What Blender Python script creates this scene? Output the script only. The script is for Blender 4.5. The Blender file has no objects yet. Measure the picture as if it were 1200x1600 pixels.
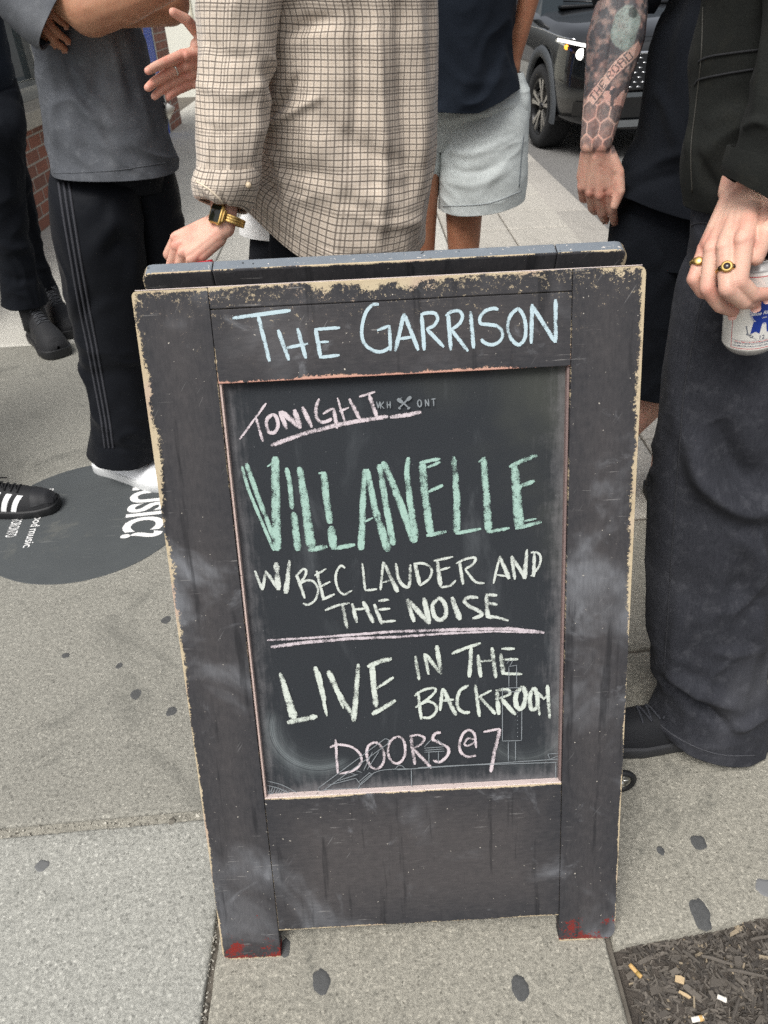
import bpy, bmesh, math, random
import numpy as np
from mathutils import Vector, Matrix
from math import sin, cos, pi, radians, sqrt, atan2, exp

SC = bpy.context.scene
COL = SC.collection
random.seed(7)

# ------------------------------------------------------------------ camera, world, sun, exposure
CAM_H, PITCH, ROLL, YAW, FPX = 1.22, 35.699, 2.7734, 0.4052, 1145.7
def _cam_axes():
    p, y, a = radians(PITCH), radians(YAW), radians(ROLL)
    fw = np.array([sin(y)*cos(p), cos(y)*cos(p), -sin(p)])
    r0 = np.array([cos(y), -sin(y), 0.0]); u0 = np.cross(r0, fw)
    return cos(a)*r0 - sin(a)*u0, sin(a)*r0 + cos(a)*u0, fw
CR, CU, CF = _cam_axes()
CO = np.array([0, 0, CAM_H])
cd = bpy.data.cameras.new('camera'); cam = bpy.data.objects.new('camera', cd); COL.objects.link(cam)
cam.matrix_world = Matrix(((CR[0], CU[0], -CF[0], 0), (CR[1], CU[1], -CF[1], 0), (CR[2], CU[2], -CF[2], CAM_H), (0, 0, 0, 1)))
cd.sensor_fit = 'VERTICAL'; cd.sensor_height = 24.0; cd.lens = 24.0*FPX/1600
cd.clip_start = 0.02; cd.clip_end = 2000
cd.dof.use_dof = True; cd.dof.focus_distance = 0.98; cd.dof.aperture_fstop = 9.0
SC.camera = cam

SUN_EL, SUN_AZ = radians(58), radians(215)
W = bpy.data.worlds.new("World"); SC.world = W; W.use_nodes = True
wt = W.node_tree; wt.nodes.clear()
sky = wt.nodes.new('ShaderNodeTexSky'); sky.sky_type = 'NISHITA'; sky.sun_disc = False
sky.sun_elevation = SUN_EL; sky.sun_rotation = SUN_AZ; sky.dust_density = 6.0; sky.air_density = 1.0; sky.ozone_density = 1.0
hs = wt.nodes.new('ShaderNodeHueSaturation'); hs.inputs['Saturation'].default_value = 0.28; hs.inputs['Value'].default_value = 1.0
bgn = wt.nodes.new('ShaderNodeBackground'); bgn.inputs['Strength'].default_value = 0.115
wo = wt.nodes.new('ShaderNodeOutputWorld')
wt.links.new(sky.outputs[0], hs.inputs['Color']); wt.links.new(hs.outputs[0], bgn.inputs['Color']); wt.links.new(bgn.outputs[0], wo.inputs[0])
sd = bpy.data.lights.new('sun', 'SUN'); sd.energy = 1.5; sd.angle = radians(26); sd.color = (1.0, 0.975, 0.93)
sun = bpy.data.objects.new('sun', sd); COL.objects.link(sun)
sun.rotation_euler = (radians(90)-SUN_EL, 0, -SUN_AZ + pi)
SC.view_settings.view_transform = 'Standard'; SC.view_settings.look = 'None'
SC.view_settings.exposure = 0.52; SC.view_settings.gamma = 1.0
SC.cycles.max_bounces = 8; SC.cycles.transparent_max_bounces = 24
SC.cycles.use_denoising = False; SC.cycles.use_adaptive_sampling = False; SC.cycles.sample_clamp_indirect = 4.0

# ------------------------------------------------------------------ photo point -> place in the world (for measuring)
def ray(x, y): return CF + CR*((x-600)/FPX) - CU*((y-800)/FPX)
def atY(x, y, Y): r = ray(x, y); return CO + r*(Y/r[1])
def atZ(x, y, Z=0.0): r = ray(x, y); return CO + r*((Z-CAM_H)/r[2])
def proj(P):
    d = np.asarray(P, float)-CO; z = d@CF
    return np.array([600+FPX*(d@CR)/z, 800-FPX*(d@CU)/z])
V3 = lambda *a: np.array(a, float)

# ------------------------------------------------------------------ numpy noise
def _hash(ix, iy, iz, seed):
    with np.errstate(over='ignore'):
        h = (ix.astype(np.int64)*374761393 + iy.astype(np.int64)*668265263 + iz.astype(np.int64)*2147483647 + int(seed)*974634529) & 0xFFFFFFFF
        h = ((h ^ (h >> 13))*1274126177) & 0xFFFFFFFF
        h = (h ^ (h >> 16)) & 0xFFFFFFFF
    return h/4294967295.0
def vnoise(p, seed=0):
    p = np.asarray(p, float); i = np.floor(p); f = p-i; f = f*f*f*(f*(f*6-15)+10)
    i = i.astype(np.int64); out = 0
    for dx in (0, 1):
        for dy in (0, 1):
            for dz in (0, 1):
                w = (f[..., 0] if dx else 1-f[..., 0])*(f[..., 1] if dy else 1-f[..., 1])*(f[..., 2] if dz else 1-f[..., 2])
                out = out + w*_hash(i[..., 0]+dx, i[..., 1]+dy, i[..., 2]+dz, seed)
    return out*2-1
def fbm(p, oct=3, seed=0, gain=.5):
    s, a, o = 0, 1, 0
    for k in range(oct):
        o = o + a*vnoise(np.asarray(p)*(2**k), seed+k*17); s += a; a *= gain
    return o/s
def ridge(p, oct=2, seed=0): return 1-2*np.abs(fbm(p, oct, seed))*1.6
def sstep(x, a, b):
    t = np.clip((x-a)/(b-a), 0, 1); return t*t*(3-2*t)

# ------------------------------------------------------------------ objects
def wloc(o):
    l = np.zeros(3)
    while o is not None: l = l + np.array(o.location); o = o.parent
    return l
def tag(o, label=None, cat=None, group=None, kind=None):
    if label: o['label'] = label
    if cat: o['category'] = cat
    if group: o['group'] = group
    if kind: o['kind'] = kind
    return o
def empty(name, loc, label=None, cat=None, group=None, kind=None):
    o = bpy.data.objects.new(name, None); COL.objects.link(o); o.location = tuple(loc); o.empty_display_size = .1
    return tag(o, label, cat, group, kind)
def finish(name, me, mats, parent, smooth=True, origin=None):
    o = bpy.data.objects.new(name, me); COL.objects.link(o)
    base = wloc(parent) if parent is not None else np.zeros(3)
    org = np.array(origin, float) if origin is not None else base
    if np.any(org): me.transform(Matrix.Translation(tuple(-org)))
    if parent is not None: o.parent = parent
    o.location = tuple(org-base)
    if not isinstance(mats, (list, tuple)): mats = [mats]
    for m in mats: me.materials.append(m)
    if smooth and len(me.polygons): me.polygons.foreach_set('use_smooth', [True]*len(me.polygons))
    return o
def mesh_obj(name, verts, faces, mats, parent=None, smooth=True, uv=None, mi=None, origin=None, col=None):
    me = bpy.data.meshes.new(name)
    me.from_pydata([tuple(v) for v in np.asarray(verts, float)], [], [tuple(int(i) for i in f) for f in faces])
    if uv is not None:
        ul = me.uv_layers.new(name='UVMap'); li = np.zeros(len(me.loops), int); me.loops.foreach_get('vertex_index', li)
        ul.data.foreach_set('uv', np.asarray(uv, float)[li].ravel())
    if mi is not None: me.polygons.foreach_set('material_index', np.asarray(mi, int))
    if col is not None:
        a = me.color_attributes.new('Col', 'FLOAT_COLOR', 'POINT'); c = np.ones((len(verts), 4)); c[:, :3] = col
        a.data.foreach_set('color', c.ravel())
    me.update()
    return finish(name, me, mats, parent, smooth, origin)
class MB:
    """collects several shapes into ONE mesh object"""
    def __init__(s): s.v = []; s.f = []; s.uv = []; s.m = []; s.n = 0
    def add(s, v, f, uv=None, m=0):
        v = np.asarray(v, float).reshape(-1, 3)
        s.v.append(v); s.uv.append(np.zeros((len(v), 2)) if uv is None else np.asarray(uv, float))
        s.f += [tuple(int(i)+s.n for i in q) for q in f]; s.m += [m]*len(f); s.n += len(v); return s
    def box(s, c, h, R=None, bev=0.0, m=0):
        b = bmesh.new(); bmesh.ops.create_cube(b, size=2)
        for v in b.verts: v.co = Vector((v.co.x*h[0], v.co.y*h[1], v.co.z*h[2]))
        if bev > 0: bmesh.ops.bevel(b, geom=list(b.edges), offset=bev, segments=2, affect='EDGES', profile=.5)
        b.verts.index_update(); v = np.array([tuple(q.co) for q in b.verts]); f = [[q.index for q in p.verts] for p in b.faces]; b.free()
        if R is not None: v = v@np.asarray(R).T
        return s.add(v+np.asarray(c), f, None, m)
    def tube(s, pts, r, n=10, m=0, cap=True, closed=False):
        v, f = tube_geo(pts, r, n, cap, closed); return s.add(v, f, None, m)
    def build(s, name, mats, parent=None, smooth=True, origin=None):
        return mesh_obj(name, np.concatenate(s.v), s.f, mats, parent, smooth, np.concatenate(s.uv), s.m, origin)
def nrm(v): v = np.asarray(v, float); return v/np.maximum(np.linalg.norm(v, axis=-1, keepdims=True), 1e-12)
def tube_geo(pts, r, n=10, cap=True, closed=False):
    pts = np.asarray(pts, float); k = len(pts); r = np.broadcast_to(np.asarray(r, float), (k,))
    if closed: T = nrm(np.roll(pts, -1, 0)-np.roll(pts, 1, 0))
    else:
        T = np.zeros_like(pts); T[1:-1] = pts[2:]-pts[:-2]; T[0] = pts[1]-pts[0]; T[-1] = pts[-1]-pts[-2]; T = nrm(T)
    u = np.cross(T[0], [0, 0, 1.]);
    if np.linalg.norm(u) < .1: u = np.cross(T[0], [1., 0, 0])
    u = nrm(u); V = []
    for i in range(k):
        u = nrm(u-T[i]*(u@T[i])); w = np.cross(T[i], u)
        for j in range(n):
            a = 2*pi*j/n; V.append(pts[i]+r[i]*(cos(a)*u+sin(a)*w))
    F = []
    for i in range(k if closed else k-1):
        i2 = (i+1) % k
        for j in range(n): F.append((i*n+j, i*n+(j+1) % n, i2*n+(j+1) % n, i2*n+j))
    if cap and not closed: F.append(tuple(range(n-1, -1, -1))); F.append(tuple(range((k-1)*n, k*n)))
    return np.array(V), F
def catmull(P, n, closed=False):
    P = np.asarray(P, float); k = len(P); out = []
    m = k if closed else k-1
    ts = np.linspace(0, m, n, endpoint=not closed)
    i = np.minimum(ts.astype(int), m-1); t = (ts-i)[:, None]
    g = (lambda j: P[j % k]) if closed else (lambda j: P[np.clip(j, 0, k-1)])
    a, b, c, d = g(i-1), g(i), g(i+1), g(i+2)
    return .5*((2*b)+(-a+c)*t+(2*a-5*b+4*c-d)*t*t+(-a+3*b-3*c+d)*t**3)
def prism(poly, z0, z1, f=lambda x, y, z: (x, y, z)):
    n = len(poly); v = [f(x, y, z0) for x, y in poly]+[f(x, y, z1) for x, y in poly]
    F = [tuple(range(n-1, -1, -1)), tuple(range(n, 2*n))]+[(i, (i+1) % n, n+(i+1) % n, n+i) for i in range(n)]
    return np.array(v, float), F

# ------------------------------------------------------------------ node helper
def S(r, g, b):
    f = lambda c: c/12.92 if c <= .04045 else ((c+.055)/1.055)**2.4
    return (f(r/255), f(g/255), f(b/255), 1)
class X:
    def __init__(s, nt, so): s.nt = nt; s.so = so
    def _m(s, op, *o):
        n = s.nt.nodes.new('ShaderNodeMath'); n.operation = op
        for i, a in enumerate((s,)+o):
            if isinstance(a, X): s.nt.links.new(a.so, n.inputs[i])
            else: n.inputs[i].default_value = a
        return X(s.nt, n.outputs[0])
    def __add__(s, o): return s._m('ADD', o)
    __radd__ = __add__
    def __sub__(s, o): return s._m('SUBTRACT', o)
    def __rsub__(s, o): return (s*-1)+o
    def __mul__(s, o): return s._m('MULTIPLY', o)
    __rmul__ = __mul__
    def __truediv__(s, o): return s._m('DIVIDE', o)
    def __neg__(s): return s*-1
    def abs(s): return s._m('ABSOLUTE')
    def mod(s, o): return s._m('FLOORED_MODULO', o)
    def min(s, o): return s._m('MINIMUM', o)
    def max(s, o): return s._m('MAXIMUM', o)
    def pow(s, o): return s._m('POWER', o)
    def exp(s): return s._m('EXPONENT')
    def sin(s): return s._m('SINE')
    def lt(s, o): return s._m('LESS_THAN', o)
    def gt(s, o): return s._m('GREATER_THAN', o)
    def ss(s, a, b):
        n = s.nt.nodes.new('ShaderNodeMapRange'); n.interpolation_type = 'SMOOTHSTEP'
        s.nt.links.new(s.so, n.inputs[0]); n.inputs[1].default_value = a; n.inputs[2].default_value = b
        return X(s.nt, n.outputs[0])
    def clip(s): return s.max(0.0).min(1.0)
class Mat:
    def __init__(s, name):
        s.m = bpy.data.materials.new(name); s.m.use_nodes = True; s.nt = s.m.node_tree; s.nt.nodes.clear()
        s.out = s.nt.nodes.new('ShaderNodeOutputMaterial'); s.p = s.nt.nodes.new('ShaderNodeBsdfPrincipled')
        s.nt.links.new(s.p.outputs[0], s.out.inputs[0])
    def node(s, t, **kw):
        n = s.nt.nodes.new(t)
        for k, v in kw.items(): setattr(n, k, v)
        return n
    def link(s, v, sock):
        if isinstance(v, X): s.nt.links.new(v.so, sock)
        elif hasattr(v, 'is_linked'): s.nt.links.new(v, sock)
        elif v is not None: sock.default_value = v
    def coord(s, k='Object'): return X(s.nt, s.node('ShaderNodeTexCoord').outputs[k])
    def pos(s): return X(s.nt, s.node('ShaderNodeNewGeometry').outputs['Position'])
    def attr(s, n): return X(s.nt, s.node('ShaderNodeAttribute', attribute_name=n).outputs['Color'])
    def sep(s, v):
        n = s.node('ShaderNodeSeparateXYZ'); s.link(v, n.inputs[0]); return [X(s.nt, o) for o in n.outputs]
    def vec(s, x, y, z=0.0):
        n = s.node('ShaderNodeCombineXYZ')
        for i, a in enumerate((x, y, z)): s.link(a, n.inputs[i])
        return X(s.nt, n.outputs[0])
    def scale(s, v, k):
        n = s.node('ShaderNodeVectorMath', operation='MULTIPLY'); s.link(v, n.inputs[0]); n.inputs[1].default_value = k if isinstance(k, tuple) else (k, k, k)
        return X(s.nt, n.outputs[0])
    def noise(s, v, sc, det=4, rough=.55, dist=0.0):
        n = s.node('ShaderNodeTexNoise'); s.link(v, n.inputs['Vector']); n.inputs['Scale'].default_value = sc
        n.inputs['Detail'].default_value = det; n.inputs['Roughness'].default_value = rough; n.inputs['Distortion'].default_value = dist
        return X(s.nt, n.outputs[0])
    def voro(s, v, sc, feature='F1', rnd=1.0):
        n = s.node('ShaderNodeTexVoronoi', feature=feature); s.link(v, n.inputs['Vector']); n.inputs['Scale'].default_value = sc
        n.inputs['Randomness'].default_value = rnd
        return X(s.nt, n.outputs['Distance']), (X(s.nt, n.outputs['Color']) if feature == 'F1' else None)
    def mix(s, f, a, b, mode='MIX'):
        n = s.node('ShaderNodeMix', data_type='RGBA', blend_type=mode); s.link(f, n.inputs[0]); s.link(a, n.inputs[6]); s.link(b, n.inputs[7])
        return X(s.nt, n.outputs[2])
    def bump(s, h, strength=.3, dist=.002, nrm=None):
        n = s.node('ShaderNodeBump'); s.link(h, n.inputs['Height']); n.inputs['Strength'].default_value = strength; n.inputs['Distance'].default_value = dist
        if nrm is not None: s.link(nrm, n.inputs['Normal'])
        return X(s.nt, n.outputs[0])
    def set(s, **kw):
        for k, v in kw.items(): s.link(v, s.p.inputs[{'base': 'Base Color', 'rough': 'Roughness', 'normal': 'Normal', 'metal': 'Metallic', 'spec': 'Specular IOR Level',
            'alpha': 'Alpha', 'sss': 'Subsurface Weight', 'sssr': 'Subsurface Radius', 'ssss': 'Subsurface Scale', 'coat': 'Coat Weight', 'coatr': 'Coat Roughness', 'sheen': 'Sheen Weight',
            'sheenr': 'Sheen Roughness', 'emit': 'Emission Color', 'emits': 'Emission Strength', 'trans': 'Transmission Weight'}[k]])
        return s
def plain(name, c, rough=.6, metal=0.0, var=.15, sc=30., bump=0.1, bd=.001, **kw):
    """simple painted / metal / plastic surface with slight unevenness"""
    M = Mat(name); p = M.pos(); n = M.noise(p, sc, 5, .6)
    d = tuple(x*(1-var) for x in c[:3])+(1,); e = tuple(min(1, x*(1+var)) for x in c[:3])+(1,)
    M.set(base=M.mix(n, d, e), rough=(n-.5)*.15+rough, metal=metal, normal=M.bump(M.noise(p, sc*8, 3), bump, bd), **kw)
    return M.m

# ================================================================== THE GROUND
def concrete(name, base, light, dark, grain=190., coarse=0.0, stain=.35, warm=None):
    M = Mat(name); p = M.pos()
    big = M.noise(p, 1.6, 5, .65, .6); mid = M.noise(p, 11., 6, .72, .3); gr2 = M.noise(p, 120., 5, .8)
    d, c = M.voro(p, grain); r = M.sep(c)
    d2, c2 = M.voro(p, grain*.85); r2 = M.sep(c2)
    fine = M.noise(p, 330., 5, .82)
    col = M.mix(big*.6+mid*.4, tuple(x*.46 for x in base[:3])+(1,), tuple(x*1.38 for x in base[:3])+(1,))
    col = M.mix((gr2-.5)*3.6+.5, M.mix(.50, col, dark), M.mix(.42, col, light))
    pit = M.noise(p, 70., 3, .6).ss(.66, .72)*.55; col = M.mix(pit, col, dark)
    col = M.mix((fine-.5)*2.2+.5, M.mix(.50, col, dark), M.mix(.36, col, light))
    lo = (r[0].gt(.86))*(1-d.ss(.1, .6))*.42; da = (r[1].gt(.86))*(1-d.ss(.1, .62))*.5
    col = M.mix(lo, col, light); col = M.mix(da, col, dark)
    if coarse:
        st = r2[0].gt(.62)*(1-d2.ss(.34, .52))
        stone = M.mix(r2[1].pow(1.6), tuple(x*.42 for x in base[:3])+(1,), tuple(min(1, x*.95) for x in light[:3])+(1,))
        col = M.mix(st*coarse, col, stone)
    sn = (M.noise(p, 3.0, 7, .75, .9).ss(.50, .68)+M.noise(p, 26., 5, .7).ss(.58, .70)*.8)*stain*1.25
    col = M.mix(sn, col, tuple(x*.5 for x in base[:3])+(1,))
    h = fine*.5+gr2*.9+(d*-.4)+mid*.4
    if coarse: h = h+(1-d2)*.9*coarse
    M.set(base=col, rough=.88, normal=M.bump(h, .7, .0022), spec=.3)
    return M.m
M_slabA = concrete('concrete_fine', S(127, 127, 120), S(200, 197, 185), S(58, 57, 53), 190, 0, .42)
M_slabB = concrete('concrete_exposed_stone', S(162, 163, 155), S(212, 211, 202), S(66, 66, 63), 170, .5, .3)
M_slabF = concrete('concrete_pale', S(206, 205, 196), S(224, 221, 212), S(130, 127, 119), 160, 0, .3)
M_slabC = concrete('concrete_worn', S(135, 134, 125), S(206, 201, 186), S(60, 58, 52), 180, .25, .55)
M_pave = concrete('paving_stone', S(186, 182, 172), S(215, 210, 200), S(112, 108, 100), 120, 0, .18)
M_kerb = concrete('kerb_concrete', S(168, 163, 154), S(210, 205, 196), S(100, 97, 92), 150, 0, .25)
M_asph = concrete('asphalt', S(112, 111, 110), S(160, 158, 154), S(58, 58, 58), 130, .2, .2)
M_joint = plain('joint_dirt', S(92, 87, 79), .95, var=.5, sc=60, bump=.5)

def slab(mb, x0, x1, y0, y1, sk=0.04, m=0, sk1=None, zt=0.0, hole=None, g=.004, xl0=None, xl1=None):
    """a slab as a fine sheet with slightly worn edges and a skirt; sk = skew of its joints"""
    nx = max(3, min(60, int((x1-x0)/.03))); ny = max(3, min(60, int((y1-y0)/.03)))
    ex = np.concatenate([[0, .002, .006], np.linspace(.012, (x1-x0)-.012, nx), [(x1-x0)-.006, (x1-x0)-.002, x1-x0]])
    ey = np.concatenate([[0, .002, .006], np.linspace(.012, (y1-y0)-.012, ny), [(y1-y0)-.006, (y1-y0)-.002, y1-y0]])
    XX, YY = np.meshgrid(ex, ey, indexing='ij'); e = np.minimum(np.minimum(XX, x1-x0-XX), np.minimum(YY, y1-y0-YY))
    wx = x0+XX; wy = y0+YY
    n1 = fbm(np.stack([wx*28, wy*28, wx*0+m], -1), 3, 5)
    drop = np.where(e < .011, (.011-e)/.011*(.003+.003*n1), 0)+.0007*fbm(np.stack([wx*9, wy*9, wx*0], -1), 2, 9)
    wx2 = wx+np.where(e < .004, .0022*n1, 0); wy2 = wy+np.where(e < .004, .0022*n1, 0)+(sk+((sk if sk1 is None else sk1)-sk)*YY/(y1-y0))*wx
    Z = zt-drop; Z[e <= 0] = zt-.05
    P = np.stack([wx2, wy2, Z], -1).reshape(-1, 3); b = len(ey)
    F = [(i*b+j, (i+1)*b+j, (i+1)*b+j+1, i*b+j+1) for i in range(len(ex)-1) for j in range(b-1)]
    mb.add(P, F, None, m)
# sheets: the road lies one kerb below the pavement
def sheet(name, x0, x1, y0, y1, z, m):
    o = mesh_obj(name, [(x0, y0, z), (x1, y0, z), (x1, y1, z), (x0, y1, z)], [(0, 1, 2, 3)], m, None, False); return tag(o, kind='structure')
sheet('ground', -600, 600, -600, 600, -.16, M_asph)
o = mesh_obj('road', [(1.44, -30, -.13), (9.5, -30, -.13), (9.5, 60, -.13), (1.44, 60, -.13)], [(0, 1, 2, 3)], M_asph, None, False); tag(o, kind='structure')
o = MB().box((-1.68, 15, -.0665), (2.005, 45, .0565)).box((.805, 30.33, -.0665), (.475, 29.67, .0565)).build('sidewalk_bed', M_joint, None, False); tag(o, kind='structure')
mb = MB()
slab(mb, -2.3, -.300, -.75, .788, .043, 1)
slab(mb, -2.3, -.300, .806, 3.088, .043, 0, 0)
slab(mb, -.293, .318, -.75, .930, .043, 2)
slab(mb, .328, 1.20, .470, 1.092, .14, 2, .05)
slab(mb, -.293, .318, .938, 3.088, .043, 0, 0)
slab(mb, .328, 1.20, 1.100, 1.600, .05, 2, 0); slab(mb, .328, .470, 1.606, 3.088, 0, 0)
for k in range(9):
    y = 3.096+k*1.55
    slab(mb, -2.3, -.85, y, y+1.543, 0, 3); slab(mb, -.844, .47, y, y+1.543, 0, 3)
slab(mb, -2.3, .47, 17.1, 55, 0, 3)
o = mb.build('sidewalk', [M_slabA, M_slabB, M_slabC, M_slabF]); tag(o, kind='structure')
mb = MB()
y = 1.612; k = 0
while y < 30:
    L = .42
    for i in range(2):
        x = .478+i*.385
        slab(mb, x, x+.379, y+(k % 2)*.0, y+L-.006, 0.0, 0, zt=-.001-.002*random.random())
    y += L; k += 1
o = mb.build('paving_strip', M_pave); tag(o, kind='structure')
mb = MB()
for k in range(22):
    y = -1.5+k*1.6
    mb.box((1.325, y+.8, -.07), (.115, .796, .069), None, .012)
o = mb.build('kerb', M_kerb); tag(o, kind='structure')

# tree pit: soil sunk below the slabs, with mulch
def soilmat():
    M = Mat('soil'); p = M.pos(); n = M.noise(p, 40, 8, .7); d, c = M.voro(p, 130); f = M.noise(p, 400, 3, .7)
    col = M.mix(n, S(56, 51, 47), S(100, 93, 85)); col = M.mix(M.sep(c)[0].gt(.86)*(1-d.ss(.2, .5)), col, S(150, 136, 116))
    M.set(base=M.mix((f-.5)*1.5+.5, M.mix(.4, col, S(30, 26, 24)), col), rough=.95, normal=M.bump(n+f*.4, .8, .006)); return M.m
M_soil = soilmat()
nx = 90; xs = np.linspace(.322, 1.21, nx); ys = np.linspace(-.75, .70, 140)
XX, YY = np.meshgrid(xs, ys, indexing='ij')
ZZ = -.024+.012*fbm(np.stack([XX*14, YY*14, XX*0], -1), 4, 3)+.004*fbm(np.stack([XX*70, YY*70, XX*0], -1), 2, 8)
P = np.stack([XX, YY, np.minimum(ZZ, -.006)], -1).reshape(-1, 3); b = len(ys)
o = mesh_obj('tree_pit_soil', P, [(i*b+j, (i+1)*b+j, (i+1)*b+j+1, i*b+j+1) for i in range(nx-1) for j in range(b-1)], M_soil); tag(o, kind='structure')
def chipmat():
    M = Mat('wood_mulch'); p = M.pos(); oi = M.node('ShaderNodeNewGeometry'); r = X(M.nt, oi.outputs['Random Per Island'])
    n = M.noise(M.scale(p, (60, 300, 300)), 1.0, 4, .7)
    col = M.mix(r, S(62, 58, 54), S(120, 113, 104)); col = M.mix(r.gt(.965), col, S(160, 146, 124))
    M.set(base=M.mix(n, M.mix(.5, col, S(20, 17, 15)), col), rough=.9, normal=M.bump(n, .5, .001)); return M.m
M_chip = chipmat()
mb = MB(); rng = np.random.default_rng(4)
for k in range(4200):
    x = rng.uniform(.340, .80); y = rng.uniform(.30, .532+.14*(x-.334))
    L = rng.uniform(.002, .009)*(2.0 if rng.random() < .08 else 1); w = L*rng.uniform(.12, .34); h = rng.uniform(.0007, .0022)
    a = rng.normal(0.0, .9) if rng.random() < .7 else rng.uniform(0, pi); t = rng.normal(0, .25)
    R = Matrix.Rotation(a, 3, 'Z') @ Matrix.Rotation(t, 3, 'Y')
    z = -.024+.012*float(fbm(np.array([x*14, y*14, 0.]), 4, 3))+.003
    v = np.array([(-1, -.7, -1), (1, -1, -1), (.9, .8, -1), (-.8, 1, -1), (-1, -.7, 1), (1, -1, 1), (.8, .7, 1), (-.9, .9, 1)])*np.array([L, w, h])*(1+rng.uniform(-.25, .25, (8, 3)))
    v = v@np.array(R).T+np.array([x, y, min(z, -.004)])
    mb.add(v, [(3, 2, 1, 0), (4, 5, 6, 7), (0, 1, 5, 4), (1, 2, 6, 5), (2, 3, 7, 6), (3, 0, 4, 7)])
for (sx_, sy_, L, a_) in ((1120, 1500, .022, -.35), (1165, 1520, .026, -.25), (1190, 1465, .018, .1), (1080, 1495, .014, -.8), (1150, 1575, .016, .9), (1195, 1560, .02, 1.2)):
    c_ = atZ(sx_, sy_, -.012); d_ = V3(cos(a_), sin(a_), .05); mb.tube([c_-d_*L, c_-d_*L*.3+V3(.001, .001, 0), c_+d_*L*.4, c_+d_*L], [.0022, .0028, .0026, .0018], 7)
o = mb.build('mulch', M_chip, None, False); tag(o, kind='stuff')

# dark flattened gum on the pavement
M_gum = plain('old_gum', S(76, 77, 77), .95, var=.45, sc=160, bump=.4)
def gum(px, py, rx, ry, label=None, m=None):
    c = atZ(px, py, 0); e = atZ(px+rx, py, 0); f = atZ(px, py-ry, 0)
    a = np.linalg.norm(e-c); b_ = np.linalg.norm(f-c); n = 40; V = []; 
    th = np.linspace(0, 2*pi, n, endpoint=False); sd_ = px*.13
    rr = 1+.26*fbm(np.stack([np.cos(th)*1.6+sd_, np.sin(th)*1.6, th*0], -1), 4, 2)
    for q, z in ((1.0, -.0010), (.95, .0001), (.6, .0003), (.25, .0003)):
        V += [(c[0]+a*q*r_*cos(t), c[1]+b_*q*r_*sin(t), z) for t, r_ in zip(th, rr)]
    F = [(k*n+i, k*n+(i+1) % n, (k+1)*n+(i+1) % n, (k+1)*n+i) for k in range(3) for i in range(n)]+[tuple(range(3*n, 4*n))]
    o = mesh_obj('gum_spot', V, F, m or M_gum, None, True, origin=(c[0], c[1], 0))
    tag(o, label or 'small dark flattened gum spot on the grey pavement', 'gum', 'gum spots trodden into the pavement'); return o
gum(213, 1084, 12, 10, 'round dark gum spot on the pavement midway left of the blackboard sign')
gum(32, 976, 12, 8, 'oval dark gum spot near the left edge just below the round floor sticker')
gum(259, 969, 11, 8, 'dark gum spot beside the left edge of the blackboard sign below the floor sticker')
gum(269, 1112, 10, 8, 'faint dark gum spot touching the left side of the blackboard sign, lower of two')
gum(186, 1040, 7, 6, 'small faint gum smear above the round gum spot left of the sign')
gum(103, 1024, 7, 4, 'small narrow dark gum smear on the left slab below the floor sticker')
gum(190, 923, 5, 3, 'tiny dark gum speck directly under the round floor sticker')
gum(502, 1534, 15, 20, 'large oval dark gum spot in front of the blackboard sign')
gum(812, 1544, 15, 20, 'long dark gum spot in front of the sign near the tree pit')
gum(446, 1481, 9, 16, 'dark gum spot half hidden by the left foot of the sign')
gum(1091, 1316, 13, 11, 'round dark gum spot right of the sign below the black trainer')
gum(1032, 1329, 6, 7, 'small dark gum speck right of the sign next to a round gum spot')
gum(1094, 1428, 15, 24, 'largest dark gum spot, on the slab right at the edge of the tree pit')
gum(1196, 1387, 16, 14, 'pale grey gum spot at the right edge above the tree pit', plain('pale_gum', S(112, 113, 114), .8))
gum(66, 1352, 11, 9, 'faint grey stain spot on the rough slab at lower left', plain('worn_gum', S(98, 99, 99), .8))

# litter
M_paper = plain('white_paper', S(226, 222, 212), .8, var=.08)
M_fil = plain('cigarette_cork', S(196, 160, 104), .8, var=.25, sc=300)
def butt(px, py, ang, L, r, mat, label, cork=None):
    c = atZ(px, py, -.008); d = V3(cos(ang), sin(ang), .02); e = empty('cigarette_butt', (c[0], c[1], -.012), label, 'cigarette butt')
    mb = MB(); mb.tube([c-d*L/2, c-d*L*.3, c+d*L*.3, c+d*L/2+V3(0, 0, .001)], [r*.97, r, r, r*.9], 12); mb.build('paper_tube', mat, e)
    mb = MB(); mb.tube([c+d*L*.1, c+d*L*.46], r*1.08, 12); mb.build('filter', cork or M_fil, e)
butt(1128, 1560, -.5, .013, .0035, M_paper, 'short white cigarette butt lying on the tree pit soil', M_paper)
butt(1090, 1592, .1, .018, .0038, M_paper, 'cream cigarette butt with cork end at the bottom edge of the tree pit')
butt(993, 1517, -1.0, .022, .0033, M_fil, 'brown cork cigarette end lying along the left rim of the tree pit', plain('gold_band', S(170, 140, 80), .6))
def chip_of_wood(px, py, L, w, ang, label):
    c = atZ(px, py, -.010); v, F = prism([(-L, -w), (L*.8, -w*1.2), (L, w*.6), (L*.2, w), (-L*.9, w*.7)], -.0015, .0015)
    R = np.array(Matrix.Rotation(ang, 3, 'Z') @ Matrix.Rotation(.15, 3, 'X')); tag(mesh_obj('wood_chip', v@R.T+c, F, M_pale, None, False, origin=c), label, 'wood chip')
M_pale = plain('pale_wood', S(180, 158, 124), .85, var=.25, sc=200)
chip_of_wood(1062, 1530, .007, .005, -.3, 'pale tan wood chip on the dark soil above the white cigarette butt')
chip_of_wood(1070, 1554, .009, .0022, -.6, 'thin pale wood splinter on the soil of the tree pit')

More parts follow.
